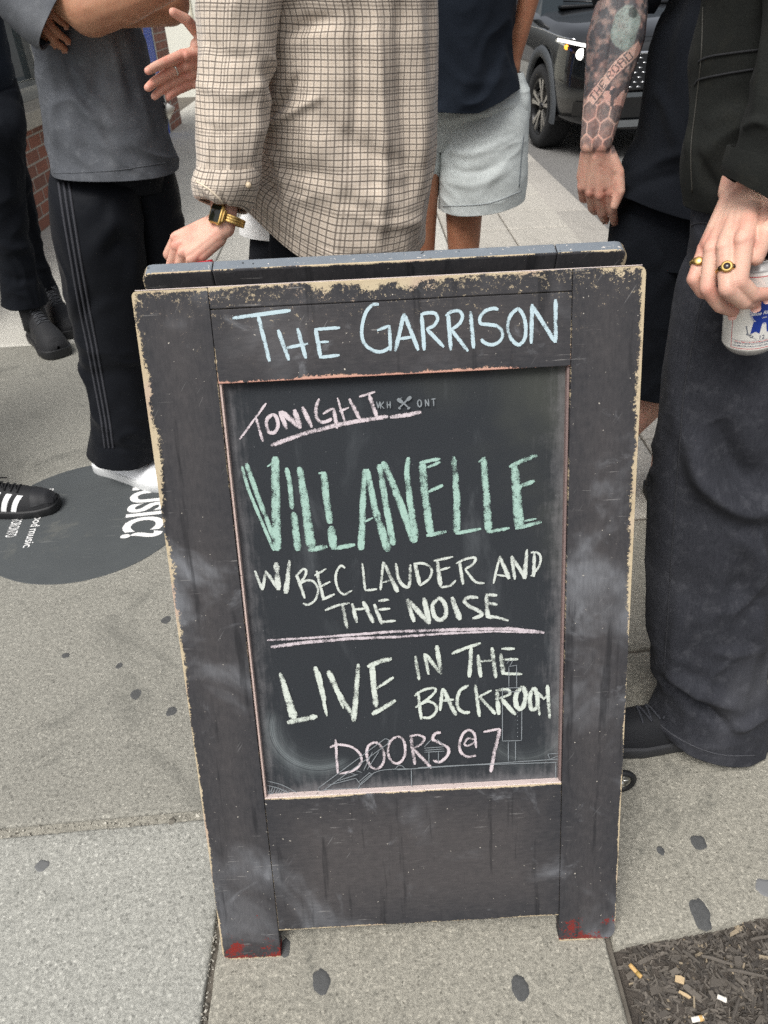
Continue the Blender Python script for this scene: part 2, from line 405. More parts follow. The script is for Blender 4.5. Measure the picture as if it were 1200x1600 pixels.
# crumbled joint at the left: loose stones and grit
M_grit = Mat('joint_grit'); _g = M_grit; _r = X(_g.nt, _g.node('ShaderNodeNewGeometry').outputs['Random Per Island']); _g.set(base=_g.mix(_r, S(92, 88, 80), S(196, 192, 180)), rough=.95, normal=_g.bump(_g.noise(_g.pos(), 500, 3), .5, .001))
mb = MB(); rng = np.random.default_rng(9)
o = mesh_obj('joint_fill', [(-2.3, .780-.043*2.3, -.0022), (-.299, .780-.043*.3, -.0030), (-.299, .8042-.043*.3, -.0030), (-2.3, .8042-.043*2.3, -.0022)], [(0, 1, 2, 3)], M_slabC, None, False); tag(o, kind='structure')
for k in range(1100):
    x = rng.uniform(-1.25, -.302) if k < 900 else rng.uniform(-.301, -.294)
    y = .793+.043*x+rng.normal(0, .0060) if k < 900 else rng.uniform(.35, .75)
    r = abs(rng.normal(0, .0010))+.0005; r = r*2.6 if rng.random() < .05 else r
    v = np.array([(1, 0, 0), (-1, 0, 0), (0, 1, 0), (0, -1, 0), (0, 0, 1), (0, 0, -1)], float)*r*rng.uniform(.6, 1.2, (6, 3)); R = np.array(Matrix.Rotation(rng.uniform(0, 6), 3, (rng.random(), rng.random(), rng.random()+.1)))
    mb.add(v@R.T+V3(x, y, rng.uniform(-.006, .0005)), [(0, 2, 4), (2, 1, 4), (1, 3, 4), (3, 0, 4), (2, 0, 5), (1, 2, 5), (3, 1, 5), (0, 3, 5)])
o = mb.build('joint_rubble', M_grit.m, None, False); tag(o, kind='stuff')

# ================================================================== THE SIGN
AL = radians(19.643); BX, BY, BW, BH = .02558, .52868, .60994, .99593
TB = V3(0, sin(AL), cos(AL)); NB = V3(0, -cos(AL), sin(AL)); B0 = V3(BX, BY, 0)
def bpt(u, v, d=0.0): return B0+V3(u, 0, 0)+TB*v+NB*d         # board place: u across, v up the slope, d out of the face
def buv(px, py, d=0.0):
    r = ray(px, py); o = B0+NB*d; t = ((o-CO)@NB)/(r@NB); q = CO+r*t-o; return q[0], q@TB
def paintmat(name, L, R, Bt, Tp, wl=.005, wr=.005, wb=.003, wt=.004, top=0., vert=False, red=0., haze=.3, pinkb=0.):
    """old black paint on wood, rubbed through along the edges of a piece with bounds L,R,Bt,Tp (m)"""
    M = Mat(name); uv = M.coord('UV'); u, v, _ = M.sep(uv)
    st = M.scale(uv, (1, .22, 1)) if vert else M.scale(uv, (.22, 1, 1))
    grain = M.noise(st, 260, 5, .65); wob = M.noise(uv, 22, 5, .65); big = M.noise(uv, 5.5, 4, .6, .5)
    fine = M.noise(uv, 260, 7, .78, .8); f2 = M.noise(uv, 75, 7, .74)
    din = (u-L).min(R-u).min(v-Bt).min(Tp-v)
    col = M.mix((big-.5)*1.2+.35+din*9.0, S(36, 40, 46), S(68, 66, 67)); col = M.mix((grain-.5)*1.2+(f2-.5)*1.2+.5, M.mix(.30, col, S(30, 31, 34)), M.mix(.16, col, S(118, 112, 110)))
    hz = big.ss(.52, .72)*haze*(grain*.9+.35); col = M.mix(hz, col, S(142, 146, 152))
    scr = M.noise(M.scale(uv, (16, 300, 1)), 1.0, 3, .6).ss(.655, .70)*M.noise(uv, 10, 2).ss(.48, .6); col = M.mix(scr*.55, col, S(150, 148, 146))
    rot = M.vec(u*.55+v*.83, v*.55-u*.83, 0.0); scr2 = M.noise(M.scale(rot, (14, 420, 1)), 1.0, 2, .5).ss(.68, .72)*M.noise(uv, 13, 2).ss(.52, .62); col = M.mix(scr2*.5, col, S(140, 140, 140))
    drip = M.noise(M.scale(uv, (46, 3.2, 1)), 1.0, 4, .6).ss(.57, .68)*.55; col = M.mix(drip, col, S(28, 29, 32))
    cloud = M.noise(uv, 11, 5, .7, 1.2).ss(.58, .74)*(fine*.8+.1)*.5; col = M.mix(cloud*1.3, col, S(140, 143, 148))
    dots = M.noise(uv, 210, 2, .5).ss(.735, .755)*.8; col = M.mix(dots, col, S(196, 190, 178))
    def edge(d, w): return ((d/(-w)).max(-8.0)).exp()
    vk = v.ss(.25, .85)*.75+.35; e = edge((u-L)/vk, wl).max(edge((R-u)/vk, wr)).max(edge(v-Bt, wb)).max(edge(Tp-v, wt))
    if top: e = e.max(edge(BH-v, top)*(wob.ss(.36, .62)*.55+.45))
    e = e*(M.noise(uv, 7.5, 3, .6).ss(.32, .66)*.75+.42)
    amp = (wob-.5)*1.1+(fine-.5)*1.7+(f2-.5)*.7
    mask = (e*1.0+amp*.8-.46).ss(0., .05)
    chips = (fine.ss(.70, .715))*M.noise(uv, 9, 2).ss(.54, .62)
    if top: chips = chips.max((fine*.7+f2*.5-.735+.10*edge(BH-v, .03)).ss(0, .012)*edge(BH-v, .06).ss(.1, .5))
    wood = M.mix(wob, S(166, 146, 116), S(204, 193, 166)); wood = M.mix(M.noise(uv, 14, 3).ss(.54, .7)*.6, wood, S(182, 156, 146))
    wood = M.mix((fine-.5)*1.5+.5, M.mix(.25, wood, S(110, 92, 72)), wood)
    if pinkb: wood = M.mix(edge(v-Bt, .01), wood, S(190, 142, 128))
    col = M.mix(mask.max(chips*.8), col, wood)
    if red:
        rm = (edge(v, .022)*1.15+(fine-.5)*2.2+(wob-.5)*2.4-.80).ss(0, .1); rm = rm.max((edge(v, .12)+(fine-.5)*1.5+(wob-.5)*3.0-1.02).ss(0, .1))
        col = M.mix(rm*(1-mask)*red, col, S(118, 42, 37))
    M.set(base=col, rough=.62-mask*(-.2)+(grain-.5)*.1, normal=M.bump(grain*.5+mask*-.7+f2*.25, .45, .0012), spec=.15)
    return M.m
def board_piece(name, u0, u1, v0, v1, d0, d1, mat, parent, cut=False, r=.0015, corner=None, fr=bpt, seg=1):
    """a plank of the board: faces u0..u1, v0..v1, thickness d0..d1; cut = foot sawn level with the ground"""
    k = math.tan(AL)
    poly = [(u0, v0), (u1, v0), (u1, v1), (u0, v1)]
    if corner:
        poly = []
        for (cu, cv, s, a0) in ((u0, v0, corner[0], pi), (u1, v0, corner[1], 1.5*pi), (u1, v1, corner[2], 0), (u0, v1, corner[3], .5*pi)):
            if s <= 0: poly.append((cu, cv)); continue
            ox = cu+(s if cu == u0 else -s); oy = cv+(s if cv == v0 else -s)
            poly += [(ox+s*cos(a0+t*pi/2/4), oy+s*sin(a0+t*pi/2/4)) for t in range(5)]
    b = bmesh.new(); n = len(poly)
    lo = [b.verts.new(tuple(V3(x, y+((d1-d0)*k if cut and y < v0+.03 else 0), d0))) for x, y in poly]
    hi = [b.verts.new((x, y, d1)) for x, y in poly]
    b.faces.new(list(reversed(lo))); b.faces.new(hi)
    for i in range(n): b.faces.new((lo[i], lo[(i+1) % n], hi[(i+1) % n], hi[i]))
    if r: bmesh.ops.bevel(b, geom=[e for e in b.edges], offset=r, segments=2, affect='EDGES', profile=.5, clamp_overlap=True)
    b.verts.index_update(); q = np.array([tuple(v.co) for v in b.verts]); F = [[v.index for v in f.verts] for f in b.faces]; b.free()
    V = np.array([fr(a, c, d) for a, c, d in q])
    o = mesh_obj(name, V, F, mat, parent, True, q[:, :2])
    o.data.polygons.foreach_set('use_smooth', [False]*len(o.data.polygons)); return o
sign = empty('sandwich_board', (BX, BY+.33, 0), 'worn black wooden sandwich board with chalk lettering announcing a show tonight', 'sign')
HW = BW/2; TH = .019; SWL, SWR = .0905, .0875
vt0 = buv(343, 600)[1]; vb1 = buv(415, 1250)[1]; vb0 = buv(438, 1455)[1]
UL, UR = -HW+SWL, HW-SWR
mL = paintmat('paint_stile_left', -HW, UL, 0, BH, .0085, .0012, .004, .006, .0085, True, 1.0, .6)
mR = paintmat('paint_stile_right', UR, HW, 0, BH, .0012, .0075, .004, .006, .011, True, .9, .5)
mT = paintmat('paint_top_rail', UL, UR, vt0, BH, .0014, .0014, .004, .006, .0125, False, 0, .35, 1.)
mBt = paintmat('paint_bottom_rail', UL, UR, vb0, vb1, .0016, .0014, .0030, .0022, 0, False, 0, .45)
board_piece('stile', -HW, UL-.0006, 0, BH, -TH, 0, mL, sign, True, .0012, (.014, .002, .002, .006))
board_piece('stile', UR+.0006, HW, 0, BH, -TH, 0, mR, sign, True, .0012, (.002, .016, .008, .002))
vs = buv(600, 470)[1]
tr = board_piece('top_rail', UL, UR, vt0, vs-.0005, -TH, -.0004, mT, sign, False, .0010)
board_piece('top_plank', UL, UR, vs+.0005, BH+.0005, -TH, -.0009, mT, sign, False, .0010)
tag(bpy.data.objects[tr.name], 'black top rail lettered in pale blue')
board_piece('bottom_rail', UL, UR, vb0, vb1, -TH, -.0008, mBt, sign, False, .0012)
# recessed chalk panel
PD = -.0135
def chalkpanel():
    M = Mat('chalkboard'); uv = M.coord('UV'); u, v, _ = M.sep(uv)
    big = M.noise(uv, 5, 4, .6, .6); g = M.noise(uv, 900, 2, .8); m = M.noise(uv, 55, 5, .7); strk = M.noise(M.scale(uv, (1, .1, 1)), 180, 4, .6)
    col = M.mix(big, S(24, 28, 33), S(38, 41, 45)); col = M.mix((g-.5)*1.8+.5, M.mix(.35, col, S(22, 24, 28)), M.mix(.15, col, S(130, 134, 138)))
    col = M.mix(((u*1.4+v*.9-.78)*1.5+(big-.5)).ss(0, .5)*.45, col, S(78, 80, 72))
    dl = (u-UL).min(UR-u).min(v-vb1)
    dust = ((dl/(-.022)).exp()*.55+(m-.5)*.5+(strk-.5)*.5-.12).ss(0, .5)*.5
    col = M.mix(dust*.8, col, S(140, 138, 140))
    # eraser swirl in the lower left corner
    cu, cv = UL+.085, vb1+.105
    du = u-cu; dv = v-cv; rad = (du*du+dv*dv).pow(.5)
    ring = ((rad-.066).abs()/(-.009)).exp()*(du*-1.0-dv*1.2).ss(.015, .06); st2 = M.noise(M.vec(rad*1.0, 0.0, 0.0), 420, 3, .7)
    col = M.mix((ring*(st2*2.4-.75)).clip()*.55, col, S(160, 170, 172))
    cu2 = UR-.05; du = u-cu2; dv = v-(vb1+.09); rad = (du*du+dv*dv).pow(.5)
    ring = ((rad-.055).abs()/(-.011)).exp()*(dv-du*.9).lt(.01)*(du.gt(-.045)); st2 = M.noise(M.vec(rad, 0.0, 0.0), 420, 3, .7)
    col = M.mix((ring*(st2*2.0-.65)).clip()*.4, col, S(140, 148, 148))
    sm = M.noise(M.scale(uv, (14, 5, 1)), 1.0, 5, .6, .5).ss(.55, .75)*(strk*.9+.2)*.22; col = M.mix(sm, col, S(140, 146, 150))
    spk = M.noise(uv, 330, 2, .6).ss(.74, .77)*.55; col = M.mix(spk, col, S(170, 174, 174))
    M.set(base=col, rough=.75, normal=M.bump(g+m*.3, .25, .0006), spec=.08); return M.m
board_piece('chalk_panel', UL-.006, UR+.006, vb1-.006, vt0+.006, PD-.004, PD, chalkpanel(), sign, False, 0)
panel = bpy.data.objects['chalk_panel']
def rawmat(name, a, b):
    M = Mat(name); p = M.pos(); n = M.noise(M.scale(p, (30, 300, 300)), 1., 5, .7); f = M.noise(p, 200, 5, .7)
    col = M.mix(n, a, b); M.set(base=M.mix(f.ss(.60, .64)*.8, col, S(70, 62, 60)), rough=.75, normal=M.bump(n, .3, .001)); return M.m
m_ledge = rawmat('pink_primed_wood', S(190, 172, 168), S(222, 208, 202))
board_piece('ledge', UL+.0004, UR-.0004, vb1-.0004, vb1+.0014, PD+.0005, -.0024, m_ledge, sign, False, .0004)
board_piece('bead', UL+.0002, UL+.0030, vb1+.0018, vt0-.0005, PD+.0003, -.0034, rawmat('pink_bead', S(176, 150, 142), S(206, 188, 180)), sign, False, .0004)
board_piece('bead', UR-.0032, UR-.0002, vb1+.0018, vt0-.0005, PD+.0003, -.0042, rawmat('dark_bead', S(92, 76, 74), S(136, 116, 112)), sign, False, .0004)
board_piece('primed_edge', -HW+.004, HW-.004, BH+.0007, BH+.0016, -TH+.001, -.003, rawmat('bare_edge', S(186, 172, 168), S(214, 204, 200)), sign, False, 0)
# rear frame leaning the other way, its top standing a little above the front
HY = BY+sin(AL)*BH+.0475; 
tl = atY(217, 428, HY); tr_ = atY(985, 394, HY); RZ = .5*(tl[2]+tr_[2]); AR = radians(17.5)
TR = V3(0, -sin(AR), cos(AR)); NR = V3(0, cos(AR), sin(AR)); RH = RZ/cos(AR)
R0 = V3(.5*(tl[0]+tr_[0]), HY+.004, RZ)-TR*RH; RW = .5*(tr_[0]-tl[0])
def rpt(u, v, d=0.0): return R0+V3(u, 0, 0)+TR*v+NR*d
m_back = paintmat('paint_rear_frame', -RW, RW, 0, RH, .006, .006, .004, .002, .0, True, .5, .2)
def greyedge():
    M = Mat('grey_painted_edge'); p = M.pos(); n = M.noise(p, 30, 5, .65); f = M.noise(p, 160, 6, .72, .5)
    col = M.mix(n, S(98, 106, 114), S(124, 131, 138)); col = M.mix(f.ss(.62, .66), col, S(214, 206, 196)); col = M.mix(M.noise(p, 90, 4).ss(.66, .7), col, S(52, 56, 60))
    M.set(base=col, rough=.5, normal=M.bump(f, .3, .0008)); return M.m
mge = greyedge()
cuv = RW-.1065
def rear_top(u0, u1, corner):
    o = board_piece('rear_rail' if u1-u0 > .2 else 'rear_stile_top', u0, u1, RH-.09, RH, 0, .021, [m_back, mge], sign, False, .0022, corner, rpt)
    for p in o.data.polygons:
        if abs(p.normal.z) > .8: p.material_index = 1
rear_top(-RW, -RW+.088, (0, 0, 0, .012)); rear_top(-RW+.0885, RW-.0895, None); rear_top(RW-.089, RW, (0, 0, .013, 0))
for s in (-1, 1):
    u0, u1 = sorted((s*RW, s*(RW-.0885))); board_piece('rear_stile', u0, u1, 0.007, RH-.0905, 0, .019, m_back, sign, False, .0012, None, rpt)
board_piece('rear_rail', -RW+.0895, RW-.0895, .05, .24, .001, .018, m_back, sign, False, .001, None, rpt)
board_piece('rear_panel', -RW+.0895, RW-.0895, .2405, RH-.0905, .004, .010, m_back, sign, False, 0, None, rpt)
m_steel = plain('dull_steel', S(120, 116, 110), .45, 1.0)
for s in (-.2, .2):
    mb = MB(); c = V3(BX+s, HY-.024, BH*cos(AL)-.012); mb.tube([c-V3(.03, 0, 0), c+V3(.03, 0, 0)], .004, 10); mb.box(c+V3(0, -.008, -.014), (.028, .002, .012)); mb.box(c+V3(0, .008, -.014), (.028, .002, .012)); mb.build('hinge', m_steel, sign)

# ---------- chalk writing, stroke by stroke
_k = [0]
def ribbon(mb, P, w0, w1=None, d=PD, jit=.10, sm=0):
    """one stroke of the hand on the board; P are photo points measured off the sign face"""
    q = np.array([buv(x, y, d) for x, y in P]); w1 = w0 if w1 is None else w1
    c = proj(bpt(*q[0], d)); e = proj(bpt(q[0][0]+.01, q[0][1], d)); pm = .01/np.linalg.norm(e-c)   # metres per photo pixel here
    L = np.linalg.norm(np.diff(q, axis=0), axis=1).sum(); n = max(6, int(L/.0016))
    if sm: q = catmull(q, n)
    else:
        s = np.r_[0, np.cumsum(np.linalg.norm(np.diff(q, axis=0), axis=1))]; t = np.linspace(0, s[-1], n); q = np.stack([np.interp(t, s, q[:, i]) for i in (0, 1)], 1)
        q = np.vstack([q[0], .25*q[:-2]+.5*q[1:-1]+.25*q[2:], q[-1]])
    T = nrm(np.gradient(q, axis=0)); Nn = np.stack([-T[:, 1], T[:, 0]], 1); n = len(q); _k[0] += 1
    w = np.linspace(w0, w1, n)*pm*.5; t = np.arange(n)*.0016
    jl = 1+jit*fbm(np.stack([t*220, t*0+_k[0]*3.1, t*0], -1), 3, 1); jr = 1+jit*fbm(np.stack([t*220, t*0+_k[0]*5.7, t*0+9], -1), 3, 2)
    capw = np.minimum(1, .55+np.minimum(np.arange(n), np.arange(n)[::-1])/3.0*.45)
    d2 = d+.0003+.000012*_k[0]
    rows = [(-1, w*jl*capw), (-.5, w*.5*capw), (0, w*0), (.5, w*.5*capw), (1, w*jr*capw)]
    V, UV = [], []
    for a, ww in rows:
        sgn = -1 if a < 0 else 1; pts = q+Nn*(sgn*ww)[:, None]
        V += [bpt(x, y, d2) for x, y in pts]; UV += [(t_+_k[0]*.37, a) for t_ in t]
    F = [(k*n+i, k*n+i+1, (k+1)*n+i+1, (k+1)*n+i) for k in range(4) for i in range(n-1)]
    mb.add(V, F, UV)
def chalkmat(name, c, cov=.5, grit=620., soft=.16, edge=.5, hard=1.0):
    M = Mat(name); uv = M.coord('UV'); t, a, _ = M.sep(uv); p = M.pos()
    g = M.noise(p, grit, 3, .75); g2 = M.noise(p, grit*.28, 4, .65); lo = M.noise(p, 45, 3)
    k = g*.62+g2*.5+(lo-.5)*.7
    al = (k+cov-(a.abs().pow(3.0))*edge-.56).ss(-soft, soft)*(g*.55+.70)
    col = M.mix(g2, tuple(x*.86 for x in c[:3])+(1,), c)
    M.set(base=col, rough=.95, spec=.1, alpha=(al*hard).clip()); return M.m
c_blue = chalkmat('pale_blue_paint_marker', S(183, 203, 210), .22, 420, .16, .22)
c_pink = chalkmat('pale_pink_chalk', S(206, 195, 199), .12, 640, .15, .24)
c_pinkt = chalkmat('lilac_pink_chalk', S(200, 190, 195), .09, 640, .15, .24)
c_mint = chalkmat('mint_green_chalk', S(158, 188, 177), .12, 640, .15, .24)
c_white = chalkmat('white_chalk', S(200, 206, 199), .12, 640, .15, .24)
c_cream = chalkmat('greenish_white_chalk', S(200, 208, 199), .13, 640, .15, .24)
c_print = chalkmat('printed_grey_ink', S(128, 134, 138), .5, 500, .1, .1)
def writer(x0, y0, k, wk=1.0):
    def f(mb, lst, d=PD):
        for it in lst:
            P = [(x0+x*k, y0+y*k) for x, y in it[0]]; w = it[1]*k*wk; w1 = (it[2] if len(it) > 2 and it[2] else it[1])*k*wk
            ribbon(mb, P, w, w1, d, sm=(len(it) > 3))
    return f
C_ = lambda p, w: (p, w, None, 1)
zA, zB, zC = writer(340, 440, .23333), writer(600, 440, .25), writer(360, 600, .28333)
zD, zE, zF, zG = writer(360, 700, .21667, 1.22), writer(600, 700, .21667, 1.22), writer(380, 850, .21667, 1.1), writer(620, 840, .21667, 1.1)
zH, zI, zJ, zK = writer(410, 1000, .2, 1.12), writer(630, 1000, .20833, 1.1), writer(400, 1120, .2, 1.05), writer(620, 1120, .225, 1.05)
mb = MB()
zA(mb, [([(100, 245), (490, 192)], 26), ([(272, 228), (348, 535)], 28), ([(405, 322), (478, 528)], 28), ([(535, 312), (592, 515)], 28), ([(455, 445), (605, 415)], 22),
  ([(655, 312), (690, 510)], 28), ([(650, 320), (820, 308)], 22), ([(685, 405), (745, 402)], 20), ([(680, 508), (818, 492)], 22),
  C_([(1080, 152), (1040, 155), (1000, 195), (975, 260), (965, 340), (980, 410), (1030, 455), (1090, 470), (1140, 450), (1160, 430)], 24), ([(1068, 328), (1150, 295)], 22), ([(1150, 292), (1158, 465)], 24)], -.0002)
zB(mb, [([(125, 200), (70, 435)], 26), ([(125, 200), (215, 430)], 26), ([(95, 358), (180, 345)], 20),
  ([(235, 210), (252, 430)], 26), C_([(228, 208), (270, 195), (320, 200), (335, 235), (310, 275), (265, 295)], 22), ([(265, 295), (375, 410)], 24),
  ([(400, 200), (418, 430)], 26), C_([(385, 215), (420, 188), (470, 185), (490, 220), (470, 265), (420, 300)], 22), ([(420, 300), (525, 435)], 24),
  ([(540, 185), (560, 418)], 26), C_([(715, 175), (680, 168), (630, 185), (600, 225), (605, 262), (650, 268), (710, 280), (742, 325), (720, 375), (670, 395), (625, 380), (608, 358)], 22),
  C_([(838, 165), (795, 205), (772, 270), (785, 340), (820, 385), (850, 392), (880, 350), (885, 280), (870, 210), (838, 165)], 24),
  ([(925, 140), (920, 388)], 26), ([(925, 150), (1070, 380)], 26), ([(1072, 110), (1072, 382)], 26)], -.0002)
mb.build('lettering', c_blue, tr)
mb = MB()
zC(mb, [([(198, 105), (52, 305)], 14), ([(140, 180), (180, 318)], 18), C_([(235, 165), (205, 190), (200, 230), (215, 265), (245, 265), (262, 230), (255, 185), (235, 165)], 22),
  ([(272, 150), (312, 250)], 26), ([(280, 150), (385, 240)], 30), ([(352, 140), (388, 245)], 32), ([(398, 125), (450, 240)], 28),
  C_([(490, 80), (472, 130), (475, 180), (500, 210), (535, 205), (560, 190)], 22), ([(510, 165), (548, 140), (575, 135)], 18), ([(570, 135), (588, 245)], 24),
  ([(590, 75), (632, 210)], 16), ([(655, 80), (718, 200)], 24), ([(600, 150), (655, 128)], 14), ([(710, 70), (800, 42)], 16), ([(765, 60), (808, 185)], 26),
  ([(222, 338), (400, 275), (600, 222), (760, 195), (870, 178)], 26), ([(880, 182), (960, 172), (1052, 155)], 26)])
mb.build('lettering', c_pink, panel)
mb = MB()
zD(mb, [([(85, 130), (130, 300), (315, 740)], 22), ([(115, 110), (215, 390), (320, 660)], 32), ([(325, 60), (325, 200), (330, 450), (335, 740)], 50, 62), ([(265, 135), (335, 85)], 14),
  ([(405, 140), (430, 260), (445, 440)], 32), ([(455, 460), (490, 740)], 46), ([(498, 135), (540, 400), (585, 720)], 40, 66), ([(560, 735), (700, 710)], 34),
  ([(635, 182), (690, 175)], 18), ([(675, 170), (690, 350), (720, 545)], 44), ([(725, 560), (745, 730)], 52), ([(735, 725), (900, 695)], 28),
  ([(970, 150), (955, 400), (942, 735)], 36, 46), ([(985, 150), (1040, 430), (1140, 745)], 34, 54), ([(970, 530), (1030, 500)], 18), ([(1075, 115), (1120, 400), (1175, 700)], 38, 44)])
zE(mb, [([(-8, 95), (60, 250), (225, 680)], 38, 52), ([(175, 65), (165, 180), (190, 400), (225, 660)], 30, 52), ([(275, 105), (290, 300), (335, 620)], 50), ([(255, 105), (330, 90), (405, 75)], 24), ([(310, 140), (405, 100)], 20),
  ([(320, 315), (425, 265)], 24), ([(305, 630), (450, 600)], 28), ([(500, 60), (515, 200), (525, 400), (522, 610)], 38, 48), ([(515, 615), (700, 580)], 24),
  ([(715, 65), (735, 300), (755, 600)], 40, 54), ([(680, 100), (730, 65)], 18), ([(740, 605), (905, 575)], 24), ([(940, 120), (955, 300), (975, 580)], 50, 66), ([(900, 135), (1000, 90), (1105, 50)], 30),
  ([(970, 280), (1085, 235)], 30), ([(945, 580), (1135, 530)], 26), ([(1010, 525), (1100, 508)], 16)])
mb.build('lettering', c_mint, panel)
mb = MB()
zF(mb, [([(85, 190), (140, 330)], 22), ([(165, 190), (140, 330)], 22), ([(165, 195), (255, 325)], 24), ([(237, 130), (255, 330)], 42), ([(335, 115), (320, 250), (308, 355)], 24, 42),
  ([(385, 215), (445, 390)], 22), C_([(378, 235), (430, 180), (455, 195), (440, 240), (405, 280)], 18), C_([(405, 290), (450, 262), (510, 270), (540, 330), (520, 400), (470, 435), (432, 425)], 18),
  ([(530, 190), (580, 400)], 24), ([(515, 225), (600, 175)], 18), ([(550, 310), (628, 268)], 18), ([(570, 400), (660, 358)], 20), C_([(735, 172), (705, 155), (675, 195), (668, 260), (690, 330), (730, 360), (785, 332)], 18),
  ([(858, 135), (880, 330)], 20), ([(880, 332), (965, 322)], 18), ([(1010, 125), (990, 330)], 20), ([(1015, 130), (1060, 230), (1115, 345)], 24, 36), ([(1005, 275), (1060, 258)], 20),
  ([(590, 475), (680, 440), (768, 422)], 20), ([(715, 430), (750, 605)], 28), ([(785, 425), (820, 565)], 28), ([(865, 410), (940, 565)], 32), ([(790, 470), (890, 462)], 18),
  ([(945, 430), (1000, 575)], 28), ([(975, 408), (1050, 398)], 26), ([(975, 470), (1060, 462)], 20), ([(985, 560), (1100, 550)], 20)])
zG(mb, [C_([(-8, 181), (12, 290), (50, 345), (90, 340), (98, 190)], 24), ([(128, 180), (165, 340)], 30), C_([(120, 185), (200, 185), (250, 225), (235, 290), (165, 345)], 20),
  ([(290, 165), (315, 350)], 32), ([(265, 165), (405, 135)], 20), ([(300, 235), (385, 210)], 18), C_([(315, 355), (380, 345), (425, 305)], 20),
  ([(450, 165), (478, 335)], 24), C_([(425, 185), (500, 150), (565, 145), (545, 190), (490, 225)], 20), C_([(490, 225), (540, 290), (580, 322), (632, 325)], 20),
  ([(740, 130), (695, 330)], 18), ([(740, 130), (810, 295)], 22, 34), ([(720, 265), (790, 275)], 16), ([(825, 130), (850, 300)], 24), ([(825, 130), (925, 290)], 26), ([(937, 80), (918, 295)], 20, 40),
  ([(990, 110), (985, 280)], 26), C_([(965, 105), (1010, 105), (1035, 140), (1020, 210), (965, 275)], 18),
  ([(70, 440), (125, 605)], 30), ([(75, 440), (235, 620)], 34), ([(195, 430), (235, 620)], 36), C_([(290, 440), (258, 490), (270, 560), (310, 590), (350, 560), (350, 490), (320, 440), (290, 440)], 32),
  ([(395, 425), (455, 590)], 32, 46), C_([(585, 430), (530, 425), (485, 450), (520, 490), (590, 525), (610, 555), (545, 580)], 28), ([(645, 410), (655, 575)], 34), ([(640, 408), (722, 412)], 28), ([(650, 470), (725, 480)], 28), ([(640, 565), (720, 570), (805, 595)], 30, 18)])
mb.build('lettering', c_white, panel)
mb = MB()
F2 = lambda x, y: (380+x*.21667, 850+y*.21667); G2 = lambda x, y: (620+x*.21667, 840+y*.21667)
ribbon(mb, [F2(172, 690), F2(500, 672), G2(0, 672), G2(400, 660), G2(800, 652), G2(1062, 682)], 4.2, 7.0)
ribbon(mb, [F2(200, 738), F2(450, 705), F2(800, 676), G2(0, 712), G2(300, 690), G2(700, 672), G2(1040, 682)], 7.0, 3.2)
mb.build('underline', c_pinkt, panel)
mb = MB()
zH(mb, [([(140, 250), (200, 450), (250, 610)], 34, 66), ([(195, 640), (430, 590)], 44), ([(412, 200), (470, 430), (505, 590)], 36, 24), ([(440, 240), (475, 400), (490, 470)], 26), ([(515, 235), (590, 400), (715, 600)], 44, 34), ([(750, 180), (735, 400), (710, 635)], 34, 46), ([(590, 430), (635, 530)], 20),
  ([(855, 180), (870, 350), (890, 520)], 42), ([(820, 205), (920, 160), (1010, 140)], 38), ([(890, 375), (1025, 285)], 26), ([(855, 575), (950, 520), (1040, 465)], 36)])
mb.build('lettering', c_cream, panel); mb = MB()
zI(mb, [([(90, 115), (120, 295)], 28), ([(158, 95), (190, 255)], 28), ([(165, 100), (285, 250)], 30), ([(250, 35), (285, 250)], 36), ([(362, 98), (470, 55), (580, 18)], 26), ([(508, 50), (495, 275)], 32),
  ([(560, 105), (580, 275)], 32), ([(662, 50), (692, 280)], 32), ([(560, 155), (670, 148)], 20), ([(728, 95), (750, 255)], 34), ([(735, 60), (835, 60)], 24), ([(745, 140), (860, 140)], 24), ([(740, 245), (890, 250)], 24),
  ([(110, 380), (135, 590)], 24), C_([(82, 415), (150, 370), (225, 355), (240, 380), (180, 440), (110, 480)], 22), C_([(90, 500), (180, 455), (240, 480), (245, 530), (200, 575), (145, 575)], 22),
  ([(295, 355), (275, 525)], 26), ([(295, 355), (395, 560)], 32), ([(290, 450), (380, 440)], 28), C_([(490, 335), (430, 370), (405, 430), (410, 500), (450, 535), (500, 535)], 26),
  ([(538, 330), (570, 570)], 26), ([(662, 370), (560, 425)], 20), ([(570, 415), (690, 550)], 26), ([(700, 370), (715, 555)], 32), C_([(690, 370), (780, 365), (795, 400), (720, 430)], 24), ([(730, 430), (840, 555)], 32),
  C_([(890, 340), (845, 400), (845, 480), (880, 510), (910, 460), (915, 390), (890, 340)], 36), C_([(960, 370), (945, 440), (960, 510), (1000, 500), (1005, 430), (985, 365), (960, 370)], 34),
  ([(1000, 385), (1020, 560)], 22), ([(1000, 380), (1055, 440)], 24), ([(1085, 395), (1050, 440)], 22), ([(1078, 330), (1095, 580)], 28)])
mb.build('lettering', c_cream, panel)
mb = MB()
zJ(mb, [([(622, 170), (640, 440)], 24), C_([(578, 232), (640, 210), (740, 225), (810, 280), (820, 350), (760, 410), (655, 438)], 22), C_([(930, 190), (880, 220), (865, 290), (890, 370), (940, 400), (990, 360), (1000, 280), (970, 215), (930, 190)], 24),
  C_([(1100, 145), (1045, 190), (1030, 270), (1060, 340), (1110, 355), (1155, 310), (1165, 230), (1145, 165), (1100, 145)], 24)])
